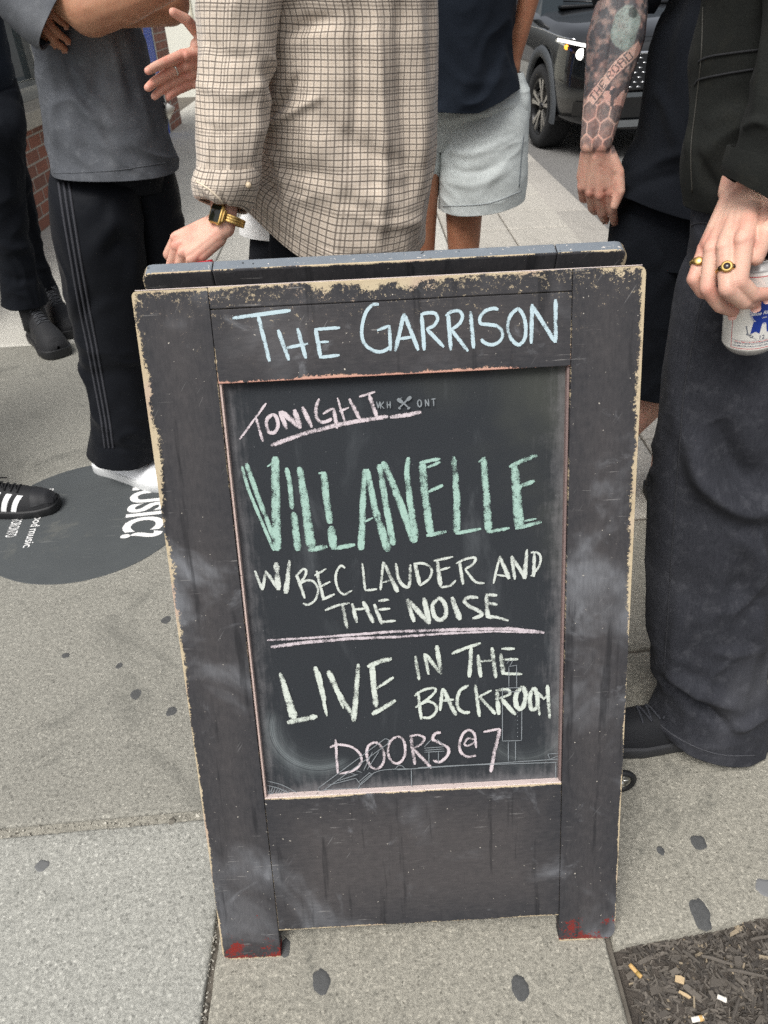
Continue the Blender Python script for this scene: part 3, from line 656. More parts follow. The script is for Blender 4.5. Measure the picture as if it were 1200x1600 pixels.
zK(mb, [([(95, 120), (125, 325)], 26), C_([(85, 130), (150, 120), (190, 140), (170, 180), (110, 215)], 20), ([(115, 215), (240, 350)], 26), C_([(305, 102), (265, 110), (250, 150), (300, 175), (355, 210), (350, 260), (300, 305), (250, 295)], 24),
  C_([(535, 150), (490, 145), (470, 185), (500, 192), (540, 165)], 18), ([(538, 120), (550, 210)], 20), C_([(545, 165), (535, 110), (500, 85), (460, 110), (435, 175), (445, 240), (490, 270), (548, 262)], 22),
  ([(600, 98), (715, 75)], 20), ([(715, 78), (675, 240), (650, 378)], 28)])
mb.build('lettering', c_pink, panel)
# printed brewing diagram and place mark
mb = MB(); w = 6
dg = PD-.00025
zI(mb, [([(742, 350), (742, 750)], w), ([(887, 520), (885, 745)], w), ([(742, 750), (885, 745)], w), ([(790, 195), (790, 345)], w), ([(848, 185), (848, 350)], w), ([(770, 352), (890, 350)], w), ([(750, 382), (880, 380)], w), ([(790, 192), (852, 182)], w), ([(775, 170), (800, 130)], w), ([(795, 192), (820, 145)], w)]
   + [([(853, y), (857, y)], 12) for y in range(535, 720, 30)], dg)
zK(mb, [([(772, 165), (772, 300)], w), ([(822, 160), (822, 295)], w), ([(0, 360), (600, 320), (1125, 285)], w), ([(145, 345), (400, 330), (1110, 308)], w), ([(100, 355), (103, 488)], w), ([(1100, 310), (1100, 430)], w), ([(190, 210), (325, 200)], w), ([(190, 225), (325, 215)], w), ([(190, 238), (330, 230)], w),
  ([(190, 200), (240, 148)], w), ([(280, 148), (325, 195)], w), ([(222, 238), (222, 320)], w), ([(288, 235), (288, 315)], w), ([(1045, 250), (1120, 245)], w), ([(1045, 250), (1060, 285)], w), ([(1060, 285), (1115, 265)], w)], dg)
zJ(mb, [([(490, 545), (1010, 160), (1040, 170), (1030, 200), (520, 572), (485, 565), (490, 545)], w), ([(640, 490), (795, 440)], w), ([(560, 525), (780, 470)], w), ([(740, 430), (790, 445)], w), ([(800, 500), (890, 425)], w), ([(820, 520), (910, 440)], w), ([(780, 470), (820, 520)], w), ([(880, 425), (912, 442)], w),
  C_([(790, 580), (820, 510), (900, 440), (1000, 405), (1200, 395)], w), ([(525, 560), (830, 545)], w), ([(960, 260), (870, 400)], w), ([(910, 265), (840, 410)], w), ([(780, 410), (830, 425)], w), ([(1085, 398), (1110, 370), (1140, 370), (1165, 395)], w), C_([(85, 490), (200, 520), (300, 570), (365, 610)], w), C_([(85, 525), (170, 545), (260, 585), (310, 615)], w)]
  + [([(88+i*22, 532+i*i*.55), (88+i*11, 622)], 4) for i in range(1, 9)] + [([(88, 540+i*16), (100+i*34, 622-i*2)], 4) for i in range(0, 5)] + [([(88+i*20, 622), (88+i*20+40, 545+i*9)], 4) for i in range(0, 8)], dg)
mb.build('printed_diagram', c_print, panel)
mb = MB()
zC(mb, [([(806, 95), (815, 132)], 8), ([(824, 95), (815, 132)], 8), ([(826, 98), (828, 135)], 8), ([(846, 95), (830, 115)], 7), ([(830, 115), (848, 134)], 7), ([(864, 95), (866, 132)], 8), ([(880, 93), (882, 131)], 8), ([(864, 114), (882, 112)], 7),
  C_([(1040, 84), (1032, 95), (1034, 115), (1043, 124), (1052, 114), (1050, 92), (1040, 84)], 8), ([(1073, 83), (1076, 122)], 8), ([(1074, 84), (1092, 120)], 8), ([(1090, 80), (1093, 121)], 8), ([(1106, 82), (1130, 79)], 8), ([(1118, 82), (1121, 120)], 8),
  ([(930, 130), (985, 75)], 9), ([(925, 75), (985, 132)], 9), ([(972, 88), (996, 68)], 24), ([(922, 88), (945, 72)], 4), ([(920, 80), (948, 100)], 26), ([(925, 128), (938, 136)], 12), ([(975, 136), (990, 126)], 12)], dg)
mb.build('printed_mark', c_print, panel)

# ================================================================== PEOPLE: tools
def capsule(mb, a, b, ra, rb, n=14, flat=None):
    a = np.asarray(a, float); b = np.asarray(b, float); d = b-a; L = np.linalg.norm(d); T = d/max(L, 1e-9) if L > 1e-9 else V3(0, 0, 1)
    pts, rs = [], []
    for k in range(4): q = (k+.02)/4*pi/2; pts.append(a-T*ra*cos(q)); rs.append(ra*sin(q)+1e-5)
    for q in np.linspace(0, 1, 5): pts.append(a+d*q); rs.append(ra+(rb-ra)*q)
    for k in range(3, -1, -1): q = (k+.02)/4*pi/2; pts.append(b+T*rb*cos(q)); rs.append(rb*sin(q)+1e-5)
    u = np.cross(T, [0, 0, 1.]);
    if np.linalg.norm(u) < .1: u = np.cross(T, [1., 0, 0])
    u = nrm(u); w = np.cross(T, u); V = []
    for p, r in zip(pts, rs):
        for j in range(n): q = 2*pi*j/n; V.append(p+r*(cos(q)*u+sin(q)*w))
    k = len(pts); F = [(i*n+j, i*n+(j+1) % n, (i+1)*n+(j+1) % n, (i+1)*n+j) for i in range(k-1) for j in range(n)]+[tuple(range(n-1, -1, -1)), tuple(range((k-1)*n, k*n))]
    mb.add(V, F)
def remesh(mb, vox, it=5, fac=.5):
    me = bpy.data.meshes.new('t'); me.from_pydata(np.concatenate(mb.v).tolist(), [], mb.f)
    o = bpy.data.objects.new('t', me); COL.objects.link(o)
    b = bmesh.new(); b.from_mesh(me); bmesh.ops.recalc_face_normals(b, faces=b.faces); b.to_mesh(me); b.free()
    r = o.modifiers.new('r', 'REMESH'); r.mode = 'VOXEL'; r.voxel_size = vox
    if it: s = o.modifiers.new('s', 'SMOOTH'); s.factor = fac; s.iterations = it
    ev = o.evaluated_get(bpy.context.evaluated_depsgraph_get()); m2 = ev.to_mesh()
    v = np.zeros(len(m2.vertices)*3); m2.vertices.foreach_get('co', v); v = v.reshape(-1, 3); f = [tuple(p.vertices) for p in m2.polygons]
    ev.to_mesh_clear(); bpy.data.objects.remove(o); bpy.data.meshes.remove(me); return v, f
def frame(y, z, side):
    y = nrm(np.asarray(y, float)); z = np.asarray(z, float); z = nrm(z-y*(z@y)); x = np.cross(y, z)
    return (x if side == 'L' else -x), y, z
FING = dict(index=(.029, .088, -.001, .045, .027, .022, .0094), middle=(.0095, .092, .002, .050, .031, .023, .0096), ring=(-.010, .087, .001, .046, .029, .023, .0090), pinky=(-.027, .079, -.004, .036, .021, .020, .0080))
def hand(wrist, y, z, side, flex, thumb, s=1.0, elbow=None, vox=.0016, r0=.0255, r1=.042, it=7):
    """one continuous hand + forearm; flex: finger -> (mcp, pip, dip, spread) degrees; returns verts, faces, nails, joints"""
    X_, Y_, Z_ = frame(y, z, side); w = np.asarray(wrist, float); L = lambda a: w+s*(X_*a[0]+Y_*a[1]+Z_*a[2])
    mb = MB(); J = {}; nails = []
    for k, (mx, my, mz, l1, l2, l3, r) in FING.items():
        f1, f2, f3, sp = flex[k]; m = V3(mx, my, mz); pts = [m]; ang = 0; d0 = V3(sin(radians(sp)), cos(radians(sp)), 0)
        for l, f in ((l1, f1), (l2, f2), (l3, f3)):
            ang += radians(f); d = d0*cos(ang)-V3(0, 0, 1)*sin(ang); pts.append(pts[-1]+d*l)
        rr = [r*1.12, r*1.03, r*.92, r*.78]
        for i in range(3): capsule(mb, L(pts[i]), L(pts[i+1]), rr[i]*s, rr[i+1]*s, 14)
        capsule(mb, L(V3(mx*.55, .012, -.002)), L(m), .0135*s, r*1.16*s, 14)
        capsule(mb, L(V3(mx*.6, .02, -.009)), L(m+V3(0, -.004, -.006)), .011*s, r*1.05*s, 12)
        capsule(mb, L(m+V3(0, -.002, .0025)), L(m+V3(0, .003, .002)), r*.98*s, r*.95*s, 12)
        J[k] = [L(p) for p in pts]; dd = nrm(pts[3]-pts[2]); up = d0*sin(ang)+V3(0, 0, 1)*cos(ang)
        nails.append((L(pts[3]-dd*.001+up*rr[3]*.78), dd, up, r*s))
    for sx in (-.018, 0, .018): capsule(mb, L(V3(sx*.7, .02, -.001)), L(V3(sx, .076, -.001)), .0140*s, .0118*s, 14)
    tp = [V3(.020, .016, -.008)]
    for d, l in zip(thumb, (.044, .034, .028)): tp.append(tp[-1]+nrm(V3(*d))*l)
    tr_ = [.015, .0118, .0105, .0085]
    for i in range(3): capsule(mb, L(tp[i]), L(tp[i+1]), tr_[i]*s, tr_[i+1]*s, 14)
    capsule(mb, L(tp[0]), L((tp[1]+V3(.012, .055, -.006))/2), .015*s, .013*s, 12)
    capsule(mb, L(tp[1]*.6+V3(.004, .03, -.004)*.4), L(V3(.024, .072, -.005)), .0115*s, .0095*s, 12)
    J['thumb'] = [L(p) for p in tp]
    capsule(mb, L(V3(-.018, .018, -.008)), L(V3(-.027, .062, -.010)), .0135*s, .0115*s, 12)
    capsule(mb, L(V3(.010, -.004, 0)), L(V3(.012, .03, -.001)), .0165*s, .014*s); capsule(mb, L(V3(-.011, -.004, 0)), L(V3(-.013, .03, -.001)), .0160*s, .013*s)
    if elbow is not None:
        e = np.asarray(elbow, float)
        for sx in (-1, 1):
            q0 = L(V3(sx*.0115, -.002, 0)); q1 = w+(e-w)*.45+X_*sx*.014*s; q2 = w+(e-w)*.72+X_*sx*.017*s; q3 = e+X_*sx*.012
            capsule(mb, q0, q1, (r0-.0088)*s, (r0+r1)*.42*s); capsule(mb, q1, q2, (r0+r1)*.42*s, r1*.86*s); capsule(mb, q2, q3, r1*.86*s, r1*.80*s)
    v, f = remesh(mb, vox, it); J['frame'] = (X_, Y_, Z_); J['L'] = L
    return v, f, nails, J
def nail_mesh(mb, nails, m=1, k=1.0):
    for c, d, u, r in nails:
        d = nrm(d); u = nrm(u-d*(u@d)); s_ = np.cross(d, u); V = []; n = 7
        for i in range(n):
            for j in range(n):
                a = (i/(n-1)*2-1); b = (j/(n-1)*2-1); wv = r*.66*(1-.22*max(0, b)**3)
                V.append(c+s_*a*wv+d*(b*r*.62-(a*a)*r*.12*max(b, 0))+u*(r*.26*(1-a*a)-.0003-(.0012 if max(abs(a), abs(b)) > .99 else 0)))
        mb.add(V, [(i*n+j, (i+1)*n+j, (i+1)*n+j+1, i*n+j+1) for i in range(n-1) for j in range(n-1)], None, m)
def std_joints(x, y, face, H=1.78):
    f = V3(cos(radians(face)), sin(radians(face)), 0); r = V3(f[1], -f[0], 0); o = V3(x, y, 0); up = V3(0, 0, 1)
    j = dict(f=f, r=r, H=H, pelvis=o+up*.53*H, chest=o+up*.72*H+f*.02, neck=o+up*.84*H, head=o+up*.925*H+f*.02)
    for s, k in ((-1, 'L'), (1, 'R')):
        j['hip'+k] = o+r*s*.09+up*.51*H; j['knee'+k] = o+r*s*.10+up*.285*H+f*.02; j['ankle'+k] = o+r*s*.11+up*.055*H-f*.03
        j['shoulder'+k] = o+r*s*.185+up*.81*H; j['elbow'+k] = o+r*s*.235+up*.63*H-f*.02; j['wrist'+k] = o+r*s*.24+up*.49*H+f*.06
    return j
def base_body(j, arms='LR', upper='', k=1.0, vox=.009, legr=1.0):
    """the whole figure from head to ankles as one surface, with a face, ears and neck"""
    mb = MB(); f, r, up = j['f'], j['r'], V3(0, 0, 1); H = j['H']; hs = H/1.78
    for s in (-1, 1):
        capsule(mb, j['pelvis']+r*s*.075*k, j['chest']+r*s*.08*k, .098*k, .105*k); capsule(mb, j['chest']+r*s*.08*k, j['chest']+r*s*.06+up*.16, .10*k, .07*k)
    capsule(mb, j['chest']+up*.15, j['neck']+up*.05, .07, .056); h = j['head']
    capsule(mb, h+up*.03, h-f*.02+up*.04, .082*hs, .080*hs, 18); capsule(mb, h+up*.03, h+f*.035-up*.075, .075*hs, .042*hs, 18)
    capsule(mb, h+f*.088+up*.0, h+f*.108-up*.025, .008, .012); capsule(mb, h+f*.082-up*.062, h+f*.084-up*.066, .018, .016); capsule(mb, h+f*.083+up*.028+r*.035, h+f*.083+up*.028-r*.035, .012, .012)
    for s in (-1, 1): capsule(mb, h+r*s*.082+up*.02-f*.005, h+r*s*.080-up*.02, .014, .010); capsule(mb, h+f*.080+r*s*.032+up*.008, h+f*.079+r*s*.032+up*.006, .012, .012)
    for q in 'LR':
        capsule(mb, j['hip'+q], j['knee'+q], .088*k*legr, .056*k*legr); a = j['ankle'+q]; kn = j['knee'+q]; m = kn+(a-kn)*.32-f*.018
        capsule(mb, kn, m, .054*k*legr, .058*k*legr); capsule(mb, m, a, .056*k*legr, .036*legr); capsule(mb, a, a-up*.04+f*.03, .034, .028)
        capsule(mb, j['chest']+up*.13, j['shoulder'+q], .07, .062*k)
        if q in arms or q in upper: capsule(mb, j['shoulder'+q], j['elbow'+q], .056*k, .042*k)
        if q in arms: capsule(mb, j['elbow'+q], j['wrist'+q], .042*k, .028*k); capsule(mb, j['wrist'+q], j['wrist'+q]+nrm(j['wrist'+q]-j['elbow'+q])*.15, .03, .022)
    return remesh(mb, vox, 5)
def hair_of(j, m, parent, long=0.0):
    mb = MB(); h = j['head']; f, up, r = j['f'], V3(0, 0, 1), j['r']
    capsule(mb, h+up*.052-f*.012, h+up*.048-f*.04, .088, .084, 18); capsule(mb, h-f*.045+up*.02, h-f*.05-up*(.03+long), .075, .06, 16); capsule(mb, h+up*.075+f*.03, h+up*.09-f*.03, .068, .07, 16)
    v, fc = remesh(mb, .008, 3); v = v+nrm(v-h)*(.006*fbm(v*40, 3, 5))[:, None]
    return mesh_obj('hair', v, fc, m, parent)
def skinmat(name, base, red, attr=False):
    M = Mat(name); p = M.pos(); n = M.noise(p, 28, 4, .6); f = M.noise(p, 320, 3, .7); vor, _ = M.voro(p, 900)
    col = M.mix(n.ss(.4, .68)*.65, base, red); col = M.mix((f-.5)*1.3+.5, tuple(x*.85 for x in base[:3])+(1,), col); col = M.mix(.5, col, M.mix(n.ss(.4, .68)*.65, base, red))
    col = M.mix(1.0, col, M.attr('Col'), 'MULTIPLY')
    M.set(base=col, rough=.52, normal=M.bump(vor*.6+f*.8+n*.6, .24, .0008), spec=.35, sss=.12, ssss=.004); M.p.inputs['Subsurface Radius'].default_value = (1, .35, .2)
    return M.m
def person_body(parent, sets, skin, nail, name='body', nails=None):
    """joins the figure and its finely modelled limbs into ONE body mesh with skin colour data"""
    mb = MB(); cols = []
    for it in sets: mb.add(it[0], it[1]); cols.append(np.ones((len(it[0]), 3)) if len(it) < 3 else it[2])
    if nails:
        n0 = mb.n; nail_mesh(mb, nails); cols.append(np.ones((mb.n-n0, 3)))
    return mesh_obj(name, np.concatenate(mb.v), mb.f, [skin, nail], parent, True, None, mb.m, None, np.concatenate(cols))

# ---------- clothes: lofted sheets with folds
def rg(y, xl, xr, Y, br=.6, dy=0.0, sq=1.0):
    l, r = atY(xl, y, Y), atY(xr, y, Y); A = (r-l)/2; return ((l+r)/2+V3(0, dy, 0), A, V3(0, np.linalg.norm(A)*br, 0), sq)
def rw(c, a, b, yaw=0.0, sq=1.0):
    q = radians(yaw); return (V3(*c), V3(cos(q), sin(q), 0)*a, V3(-sin(q), cos(q), 0)*b, sq)
def ra(c, d, a, b, ref=(0, 0, 1), sq=1.0):
    """ring square to the direction d (sleeves)"""
    d = nrm(V3(*d)); u = nrm(np.cross(d, V3(*ref))); w = np.cross(u, d); return (V3(*c), u*a, w*b, sq)
def cloth(name, rings, mat, parent, nu=120, nv=140, big=.005, fold=.004, fs=(9, 9, 4), fine=.0006, seed=0, crease=(), hem=None, lip=(1, 1), lipl=.03, endfade=(0, 0), warp=.25, uref=None, origin=None, thick=.003):
    C, A, B = (np.array([r[i] for r in rings]) for i in (0, 1, 2)); sq = np.array([r[3] for r in rings])
    C, A, B = catmull(C, nv), catmull(A, nv), catmull(B, nv); sq = np.interp(np.linspace(0, 1, nv), np.linspace(0, 1, len(sq)), sq)
    th = np.linspace(0, 2*pi, nu, endpoint=False); ct, st = np.cos(th), np.sin(th)
    e = sq[:, None]; ca = np.sign(ct)*np.abs(ct)**e; sa = np.sign(st)*np.abs(st)**e
    P = C[:, None]+A[:, None]*ca[..., None]+B[:, None]*sa[..., None]
    vlen = np.r_[0, np.cumsum(np.linalg.norm(np.diff(C, axis=0), axis=1))]
    if hem is not None:
        t = np.linspace(0, 1, nv)[:, None]; P = P+hem(th[None, :], t)
    dU = np.roll(P, -1, 1)-np.roll(P, 1, 1); dV = np.gradient(P, axis=0); N = nrm(np.cross(dU, dV))
    out = P-C[:, None]; N = N*np.where((N*out).sum(-1, keepdims=True) < 0, -1, 1)
    Q = P*np.array(fs); Q = Q+warp*np.stack([vnoise(P*6, seed+31), vnoise(P*6, seed+32), vnoise(P*6, seed+33)], -1)*3
    d = big*fbm(P*3.2, 2, seed+3)+fold*(ridge(Q, 2, seed+7)-.35)+fine*fbm(P*60, 2, seed+9)
    m = np.ones(nv); s_ = np.linspace(0, 1, nv)
    if endfade[0]: m *= np.clip(s_/endfade[0], 0, 1)
    if endfade[1]: m *= np.clip((1-s_)/endfade[1], 0, 1)
    d = d*m[:, None]
    if crease:
        px = np.stack([600+FPX*((P-CO)@CR)/((P-CO)@CF), 800-FPX*((P-CO)@CU)/((P-CO)@CF)], -1); front = sstep((N@(-CF)), -.15, .25)
        for pts, wd, am in crease:
            pts = np.array(pts, float)
            if len(pts) > 2: pts = catmull(pts, 10*len(pts))
            best = np.full(px.shape[:2], 1e9); par = np.zeros(px.shape[:2]); nseg = len(pts)-1
            for k in range(nseg):
                a, b = pts[k], pts[k+1]; ab = b-a; tt = np.clip(((px-a)@ab)/(ab@ab), 0, 1); dd = np.linalg.norm(px-a-ab*tt[..., None], axis=-1)
                par = np.where(dd < best, (k+tt)/nseg, par); best = np.minimum(best, dd)
            d = d+am*np.exp(-(best/wd)**2)*np.sin(pi*np.clip(par*.92+.04, 0, 1))**.6*front
    P = P+N*d[..., None]
    R = uref or np.mean(np.linalg.norm(A, axis=1)+np.linalg.norm(B, axis=1))/2
    U = (th*R)[None, :]*np.ones((nv, 1)); Vv = vlen[:, None]*np.ones((1, nu))
    rows, us, vs = [P], [U], [Vv]
    if lip[0]:
        for dd, k in ((.0012, 0), (thick, 1), (thick, max(2, int(lipl/(vlen[-1]/nv))))): rows.insert(0, P[min(k, nv-1)]-N[min(k, nv-1)]*dd if k else P[0]-N[0]*dd); us.insert(0, U[0]); vs.insert(0, Vv[min(k, nv-1)])
    if lip[1]:
        for dd, k in ((.0012, 0), (thick, 1), (thick, max(2, int(lipl/(vlen[-1]/nv))))): kk = max(nv-1-k, 0); rows.append(P[kk]-N[kk]*dd); us.append(U[0]); vs.append(Vv[kk])
    P2 = np.concatenate([r if r.ndim == 3 else r[None] for r in rows]); U2 = np.concatenate([u if u.ndim == 2 else u[None] for u in us]); V2 = np.concatenate([u if u.ndim == 2 else u[None] for u in vs])
    n = P2.shape[0]; P2 = np.concatenate([P2, P2[:, :1]], 1); U2 = np.concatenate([U2, U2[:, :1]+2*pi*R], 1); V2 = np.concatenate([V2, V2[:, :1]], 1); w = nu+1
    F = [(i*w+j, i*w+j+1, (i+1)*w+j+1, (i+1)*w+j) for i in range(n-1) for j in range(nu)]
    o = mesh_obj(name, P2.reshape(-1, 3), F, mat, parent, True, np.stack([U2, V2], -1).reshape(-1, 2), origin=origin)
    b = bmesh.new(); b.from_mesh(o.data); bmesh.ops.remove_doubles(b, verts=b.verts, dist=1e-6); bmesh.ops.recalc_face_normals(b, faces=b.faces); b.to_mesh(o.data); b.free(); o.data.polygons.foreach_set('use_smooth', [True]*len(o.data.polygons))
    return o
def fabric(name, a, b, weave=900, wash=.3, washc=None, rough=.92, sheen=.06, bump=.35, streak=None):
    M = Mat(name); uv = M.coord('UV'); p = M.pos(); n = M.noise(M.scale(p, (1, 1, .5)), 6, 2, .4, .3); g = M.noise(M.scale(uv, streak or (1, 1, 1)), weave*.5, 3, .7); m = M.noise(p, 40, 5, .7)
    col = M.mix(n*.6+m*.4, a, b); col = M.mix((g-.5)*1.5+.5, M.mix(.35, col, tuple(x*.45 for x in a[:3])+(1,)), M.mix(.18, col, tuple(min(1, x*1.6+.02) for x in b[:3])+(1,)))
    if washc: col = M.mix(n.ss(.5, .75)*wash+m.ss(.5, .7)*wash*.4, col, washc)
    u, v, _ = M.sep(uv); wv = ((u*weave*6.283).sin()*(v*weave*6.283).sin())
    M.set(base=col, rough=rough, sheen=sheen*.3, spec=.07, normal=M.bump(g+wv*.25+m*.4, bump, .0007)); M.p.inputs['Sheen Roughness'].default_value = .5
    return M.m
def seam(name, pts, mat, parent, r=.0012):
    """a raised line of stitching, given as places on the cloth"""
    mb = MB(); mb.tube(pts, r, 6); return mb.build(name, mat, parent)
def on_cloth(o, photo_pts, lift=.0005):
    """where the lines of sight through these photo points meet the cloth, to sew a seam there"""
    bpy.context.view_layer.update(); mi = o.matrix_world.inverted(); out = []
    for x, y in photo_pts:
        a = mi @ Vector(CO); d = (mi.to_3x3() @ Vector(ray(x, y))).normalized(); ok, loc, n, i = o.ray_cast(a, d)
        if ok: n = n if n.dot(d) < 0 else -n; out.append(np.array(o.matrix_world @ (loc+n*lift)))
    return np.array(out)
def line_px(pts, n=24):
    pts = np.array(pts, float); return catmull(pts, n) if len(pts) > 2 else np.linspace(pts[0], pts[1], n)

# ---------- shoes
SW = ([0, .04, .12, .3, .5, .7, .85, .95, .985, 1], [.014, .028, .034, .033, .038, .047, .045, .035, .025, .006])
SHT = ([0, .05, .12, .3, .42, .6, .8, .93, 1], [.066, .080, .095, .100, .086, .066, .050, .036, .016])
def shoe(parent, heel, ang, L, m_up, m_sole, m_lace=None, name='shoe', sole=.026, high=1.0, wide=1.0, laces=5, pitch=0.0, lace0=.36):
    k = L/.29; d = V3(cos(ang), sin(ang), 0); sd_ = V3(-sin(ang), cos(ang), 0); H0 = V3(heel[0], heel[1], heel[2] if len(heel) > 2 else 0)
    dz = V3(-sin(pitch)*d[0], -sin(pitch)*d[1], cos(pitch)); dd = d*cos(pitch)+V3(0, 0, sin(pitch))
    def pt(s, lat, z): return H0+dd*(s*L)+sd_*lat+dz*z
    ss = np.r_[np.linspace(0, .1, 7), np.linspace(.13, .9, 26), np.linspace(.92, 1, 9)]; hw = lambda s: np.interp(s, *SW)*k*wide; ht = lambda s: np.interp(s, *SHT)*k*high
    def up(s, q, off=0.0):      # q 0..pi over the foot from side to side
        w = hw(s)*.96+off; h = ht(s)+off; c = cos(q); z0 = sole-.006
        return pt(s, w*np.sign(c)*abs(c)**.75*(1-.18*max(0, sin(q))), z0+(h)*abs(sin(q))**.8)
    nq = 28; V = [up(s, q) for s in ss for q in np.linspace(0, pi, nq)]; F = [(i*nq+j, i*nq+j+1, (i+1)*nq+j+1, (i+1)*nq+j) for i in range(len(ss)-1) for j in range(nq-1)]
    V = np.array(V); V = V+.0012*fbm(V*55, 3, 4)[:, None]*np.array(dz)
    sh = mesh_obj(name, V, F, m_up, parent, True)
    V, prof = [], [(0.0, .96), (.004, 1.0), (sole*.6, 1.03), (sole-.003, 1.03), (sole, 1.0)]
    ol = [(s, hw(s)) for s in ss]+[(s, -hw(s)) for s in ss[::-1]]; n = len(ol)
    for z, q in prof:
        for s, w in ol: V.append(pt(s+(.012*(1 if s > .5 else -1)*(abs(s-.5)*2)**4), w*q+.002*np.sign(w), z+.012*max(0, s-.75)**2*4*k))
    F = [(i*n+j, i*n+(j+1) % n, (i+1)*n+(j+1) % n, (i+1)*n+j) for i in range(len(prof)-1) for j in range(n)]+[tuple(range(n-1, -1, -1)), tuple(range((len(prof)-1)*n, len(prof)*n))]
    mesh_obj('sole', V, F, m_sole, sh, True)
    mb = MB()
    for i in range(laces):
        s = lace0+i*.055; mb.tube([up(s, q, .0016) for q in np.linspace(pi*.36, pi*.64, 9)], .0024*k, 6)
        if i < laces-1: mb.tube([up(s+.055*t, pi*(.36+.28*t), .003) for t in np.linspace(0, 1, 9)], .0022*k, 6)
    for sg in (-1, 1):
        c = up(lace0, pi/2, .004); mb.tube(catmull([c, c+sd_*sg*.018+dz*.006-dd*.004, c+sd_*sg*.032+dz*.001+dd*.006, c+sd_*sg*.016+dd*.012+dz*.001, c], 16), .002, 6)
        mb.tube(catmull([c, c+sd_*sg*.012+dd*.014+dz*.004, c+sd_*sg*.026+dd*.032-dz*.006], 10), .0019, 6)
    mb.build('laces', m_lace or m_up, sh)
    return sh, up
def patch(parent, up, pts, mat, name, off=.0012, n=8):
    """a piece sewn flat on the shoe: pts = quad in shoe coordinates (s, q)"""
    (a, b, c, d) = [np.array(p, float) for p in pts]; V = []
    for i in range(n):
        for j in range(n):
            u, v = i/(n-1), j/(n-1); s, q = (a*(1-u)+b*u)*(1-v)+(d*(1-u)+c*u)*v; V.append(up(s, q, off))
    return mesh_obj(name, V, [(i*n+j, (i+1)*n+j, (i+1)*n+j+1, i*n+j+1) for i in range(n-1) for j in range(n-1)], mat, parent, True)

def flush(v, J):
    """skin over the knuckles is redder and creased"""
    c = np.ones((len(v), 3)); z = J['frame'][2]
    for k in ('index', 'middle', 'ring', 'pinky'):
        for i, rad in ((0, .013), (1, .010), (2, .008), (3, .009)):
            q = v-J[k][i]; d = np.linalg.norm(q, axis=1); w_ = np.exp(-(d/rad)**2)[:, None]; c = c*(1-w_*np.array([.03, .17, .16]))
            if i in (1, 2):
                ax = nrm(J[k][i+1]-J[k][i-1]); al = q@ax; ds = sstep(q@z, .0, .006)*np.exp(-(al/.0042)**2)*(d < .016); c = c*(1-(ds*(.5+.5*np.cos(al*2*pi/.0026))*.20)[:, None])
    n = fbm(v*60, 3, 2)[:, None]; return c*(1+np.array([.03, .08, .08])*n)

# ================================================================== PEOPLE
SK_pale = skinmat('skin_pale', S(212, 172, 152), S(196, 134, 118)); SK_tan = skinmat('skin_tan', S(156, 108, 82), S(140, 88, 66))
SK_pink = skinmat('skin_pink', S(214, 170, 150), S(202, 132, 116)); SK_warm = skinmat('skin_warm', S(178, 132, 104), S(158, 106, 82))
N_pale = plain('nail_pale', S(218, 178, 164), .35, var=.05); N_tan = plain('nail_tan', S(190, 150, 130), .35, var=.05)
HAIR_d = plain('hair_dark', S(44, 34, 28), .6, var=.4, sc=200, bump=.6, bd=.003); HAIR_b = plain('hair_brown', S(84, 62, 44), .6, var=.4, sc=200, bump=.6, bd=.003)
M_black = fabric('black_cotton', S(13, 16, 21), S(22, 25, 31)); M_navy = fabric('navy_black_cotton', S(18, 23, 31), S(29, 35, 44))
M_track = fabric('black_track_fabric', S(11, 13, 18), S(19, 22, 28), 1400, rough=.62, sheen=.15, bump=.15); M_stripe = fabric('charcoal_stripe', S(54, 55, 60), S(66, 67, 72), 1200)
M_tee = fabric('washed_grey_cotton', S(74, 77, 82), S(92, 95, 100), 800, .5, S(132, 135, 139)); M_heather = fabric('heather_grey_fleece', S(176, 182, 182), S(196, 202, 200), 420, .25, S(160, 168, 170), streak=(1, .3, 1))
M_oliv = fabric('black_olive_canvas', S(24, 26, 26), S(36, 37, 34), 700, .3, S(56, 54, 47)); M_denim = fabric('washed_black_denim', S(32, 34, 39), S(62, 63, 69), 600, .5, S(98, 99, 104), streak=(1, .25, 1))
M_stitch = plain('dark_stitching', S(46, 47, 52), .9); M_stitch_d = plain('black_stitching', S(22, 23, 26), .9); M_white_c = fabric('white_cotton', S(222, 222, 220), S(236, 236, 234)); M_kh = fabric('dark_trouser_cloth', S(20, 22, 26), S(30, 32, 37))
M_gold = plain('polished_gold', S(208, 174, 108), .38, 1.0, var=.12); M_silver = plain('silver', S(210, 208, 200), .25, 1.0)
M_rubw = plain('white_rubber', S(206, 208, 208), .55, var=.04); M_leaw = plain('white_leather', S(232, 234, 236), .5, var=.03, bump=.25); M_rubk = plain('black_rubber', S(26, 27, 29), .6); M_leak = plain('black_suede', S(27, 28, 31), .75, bump=.4)

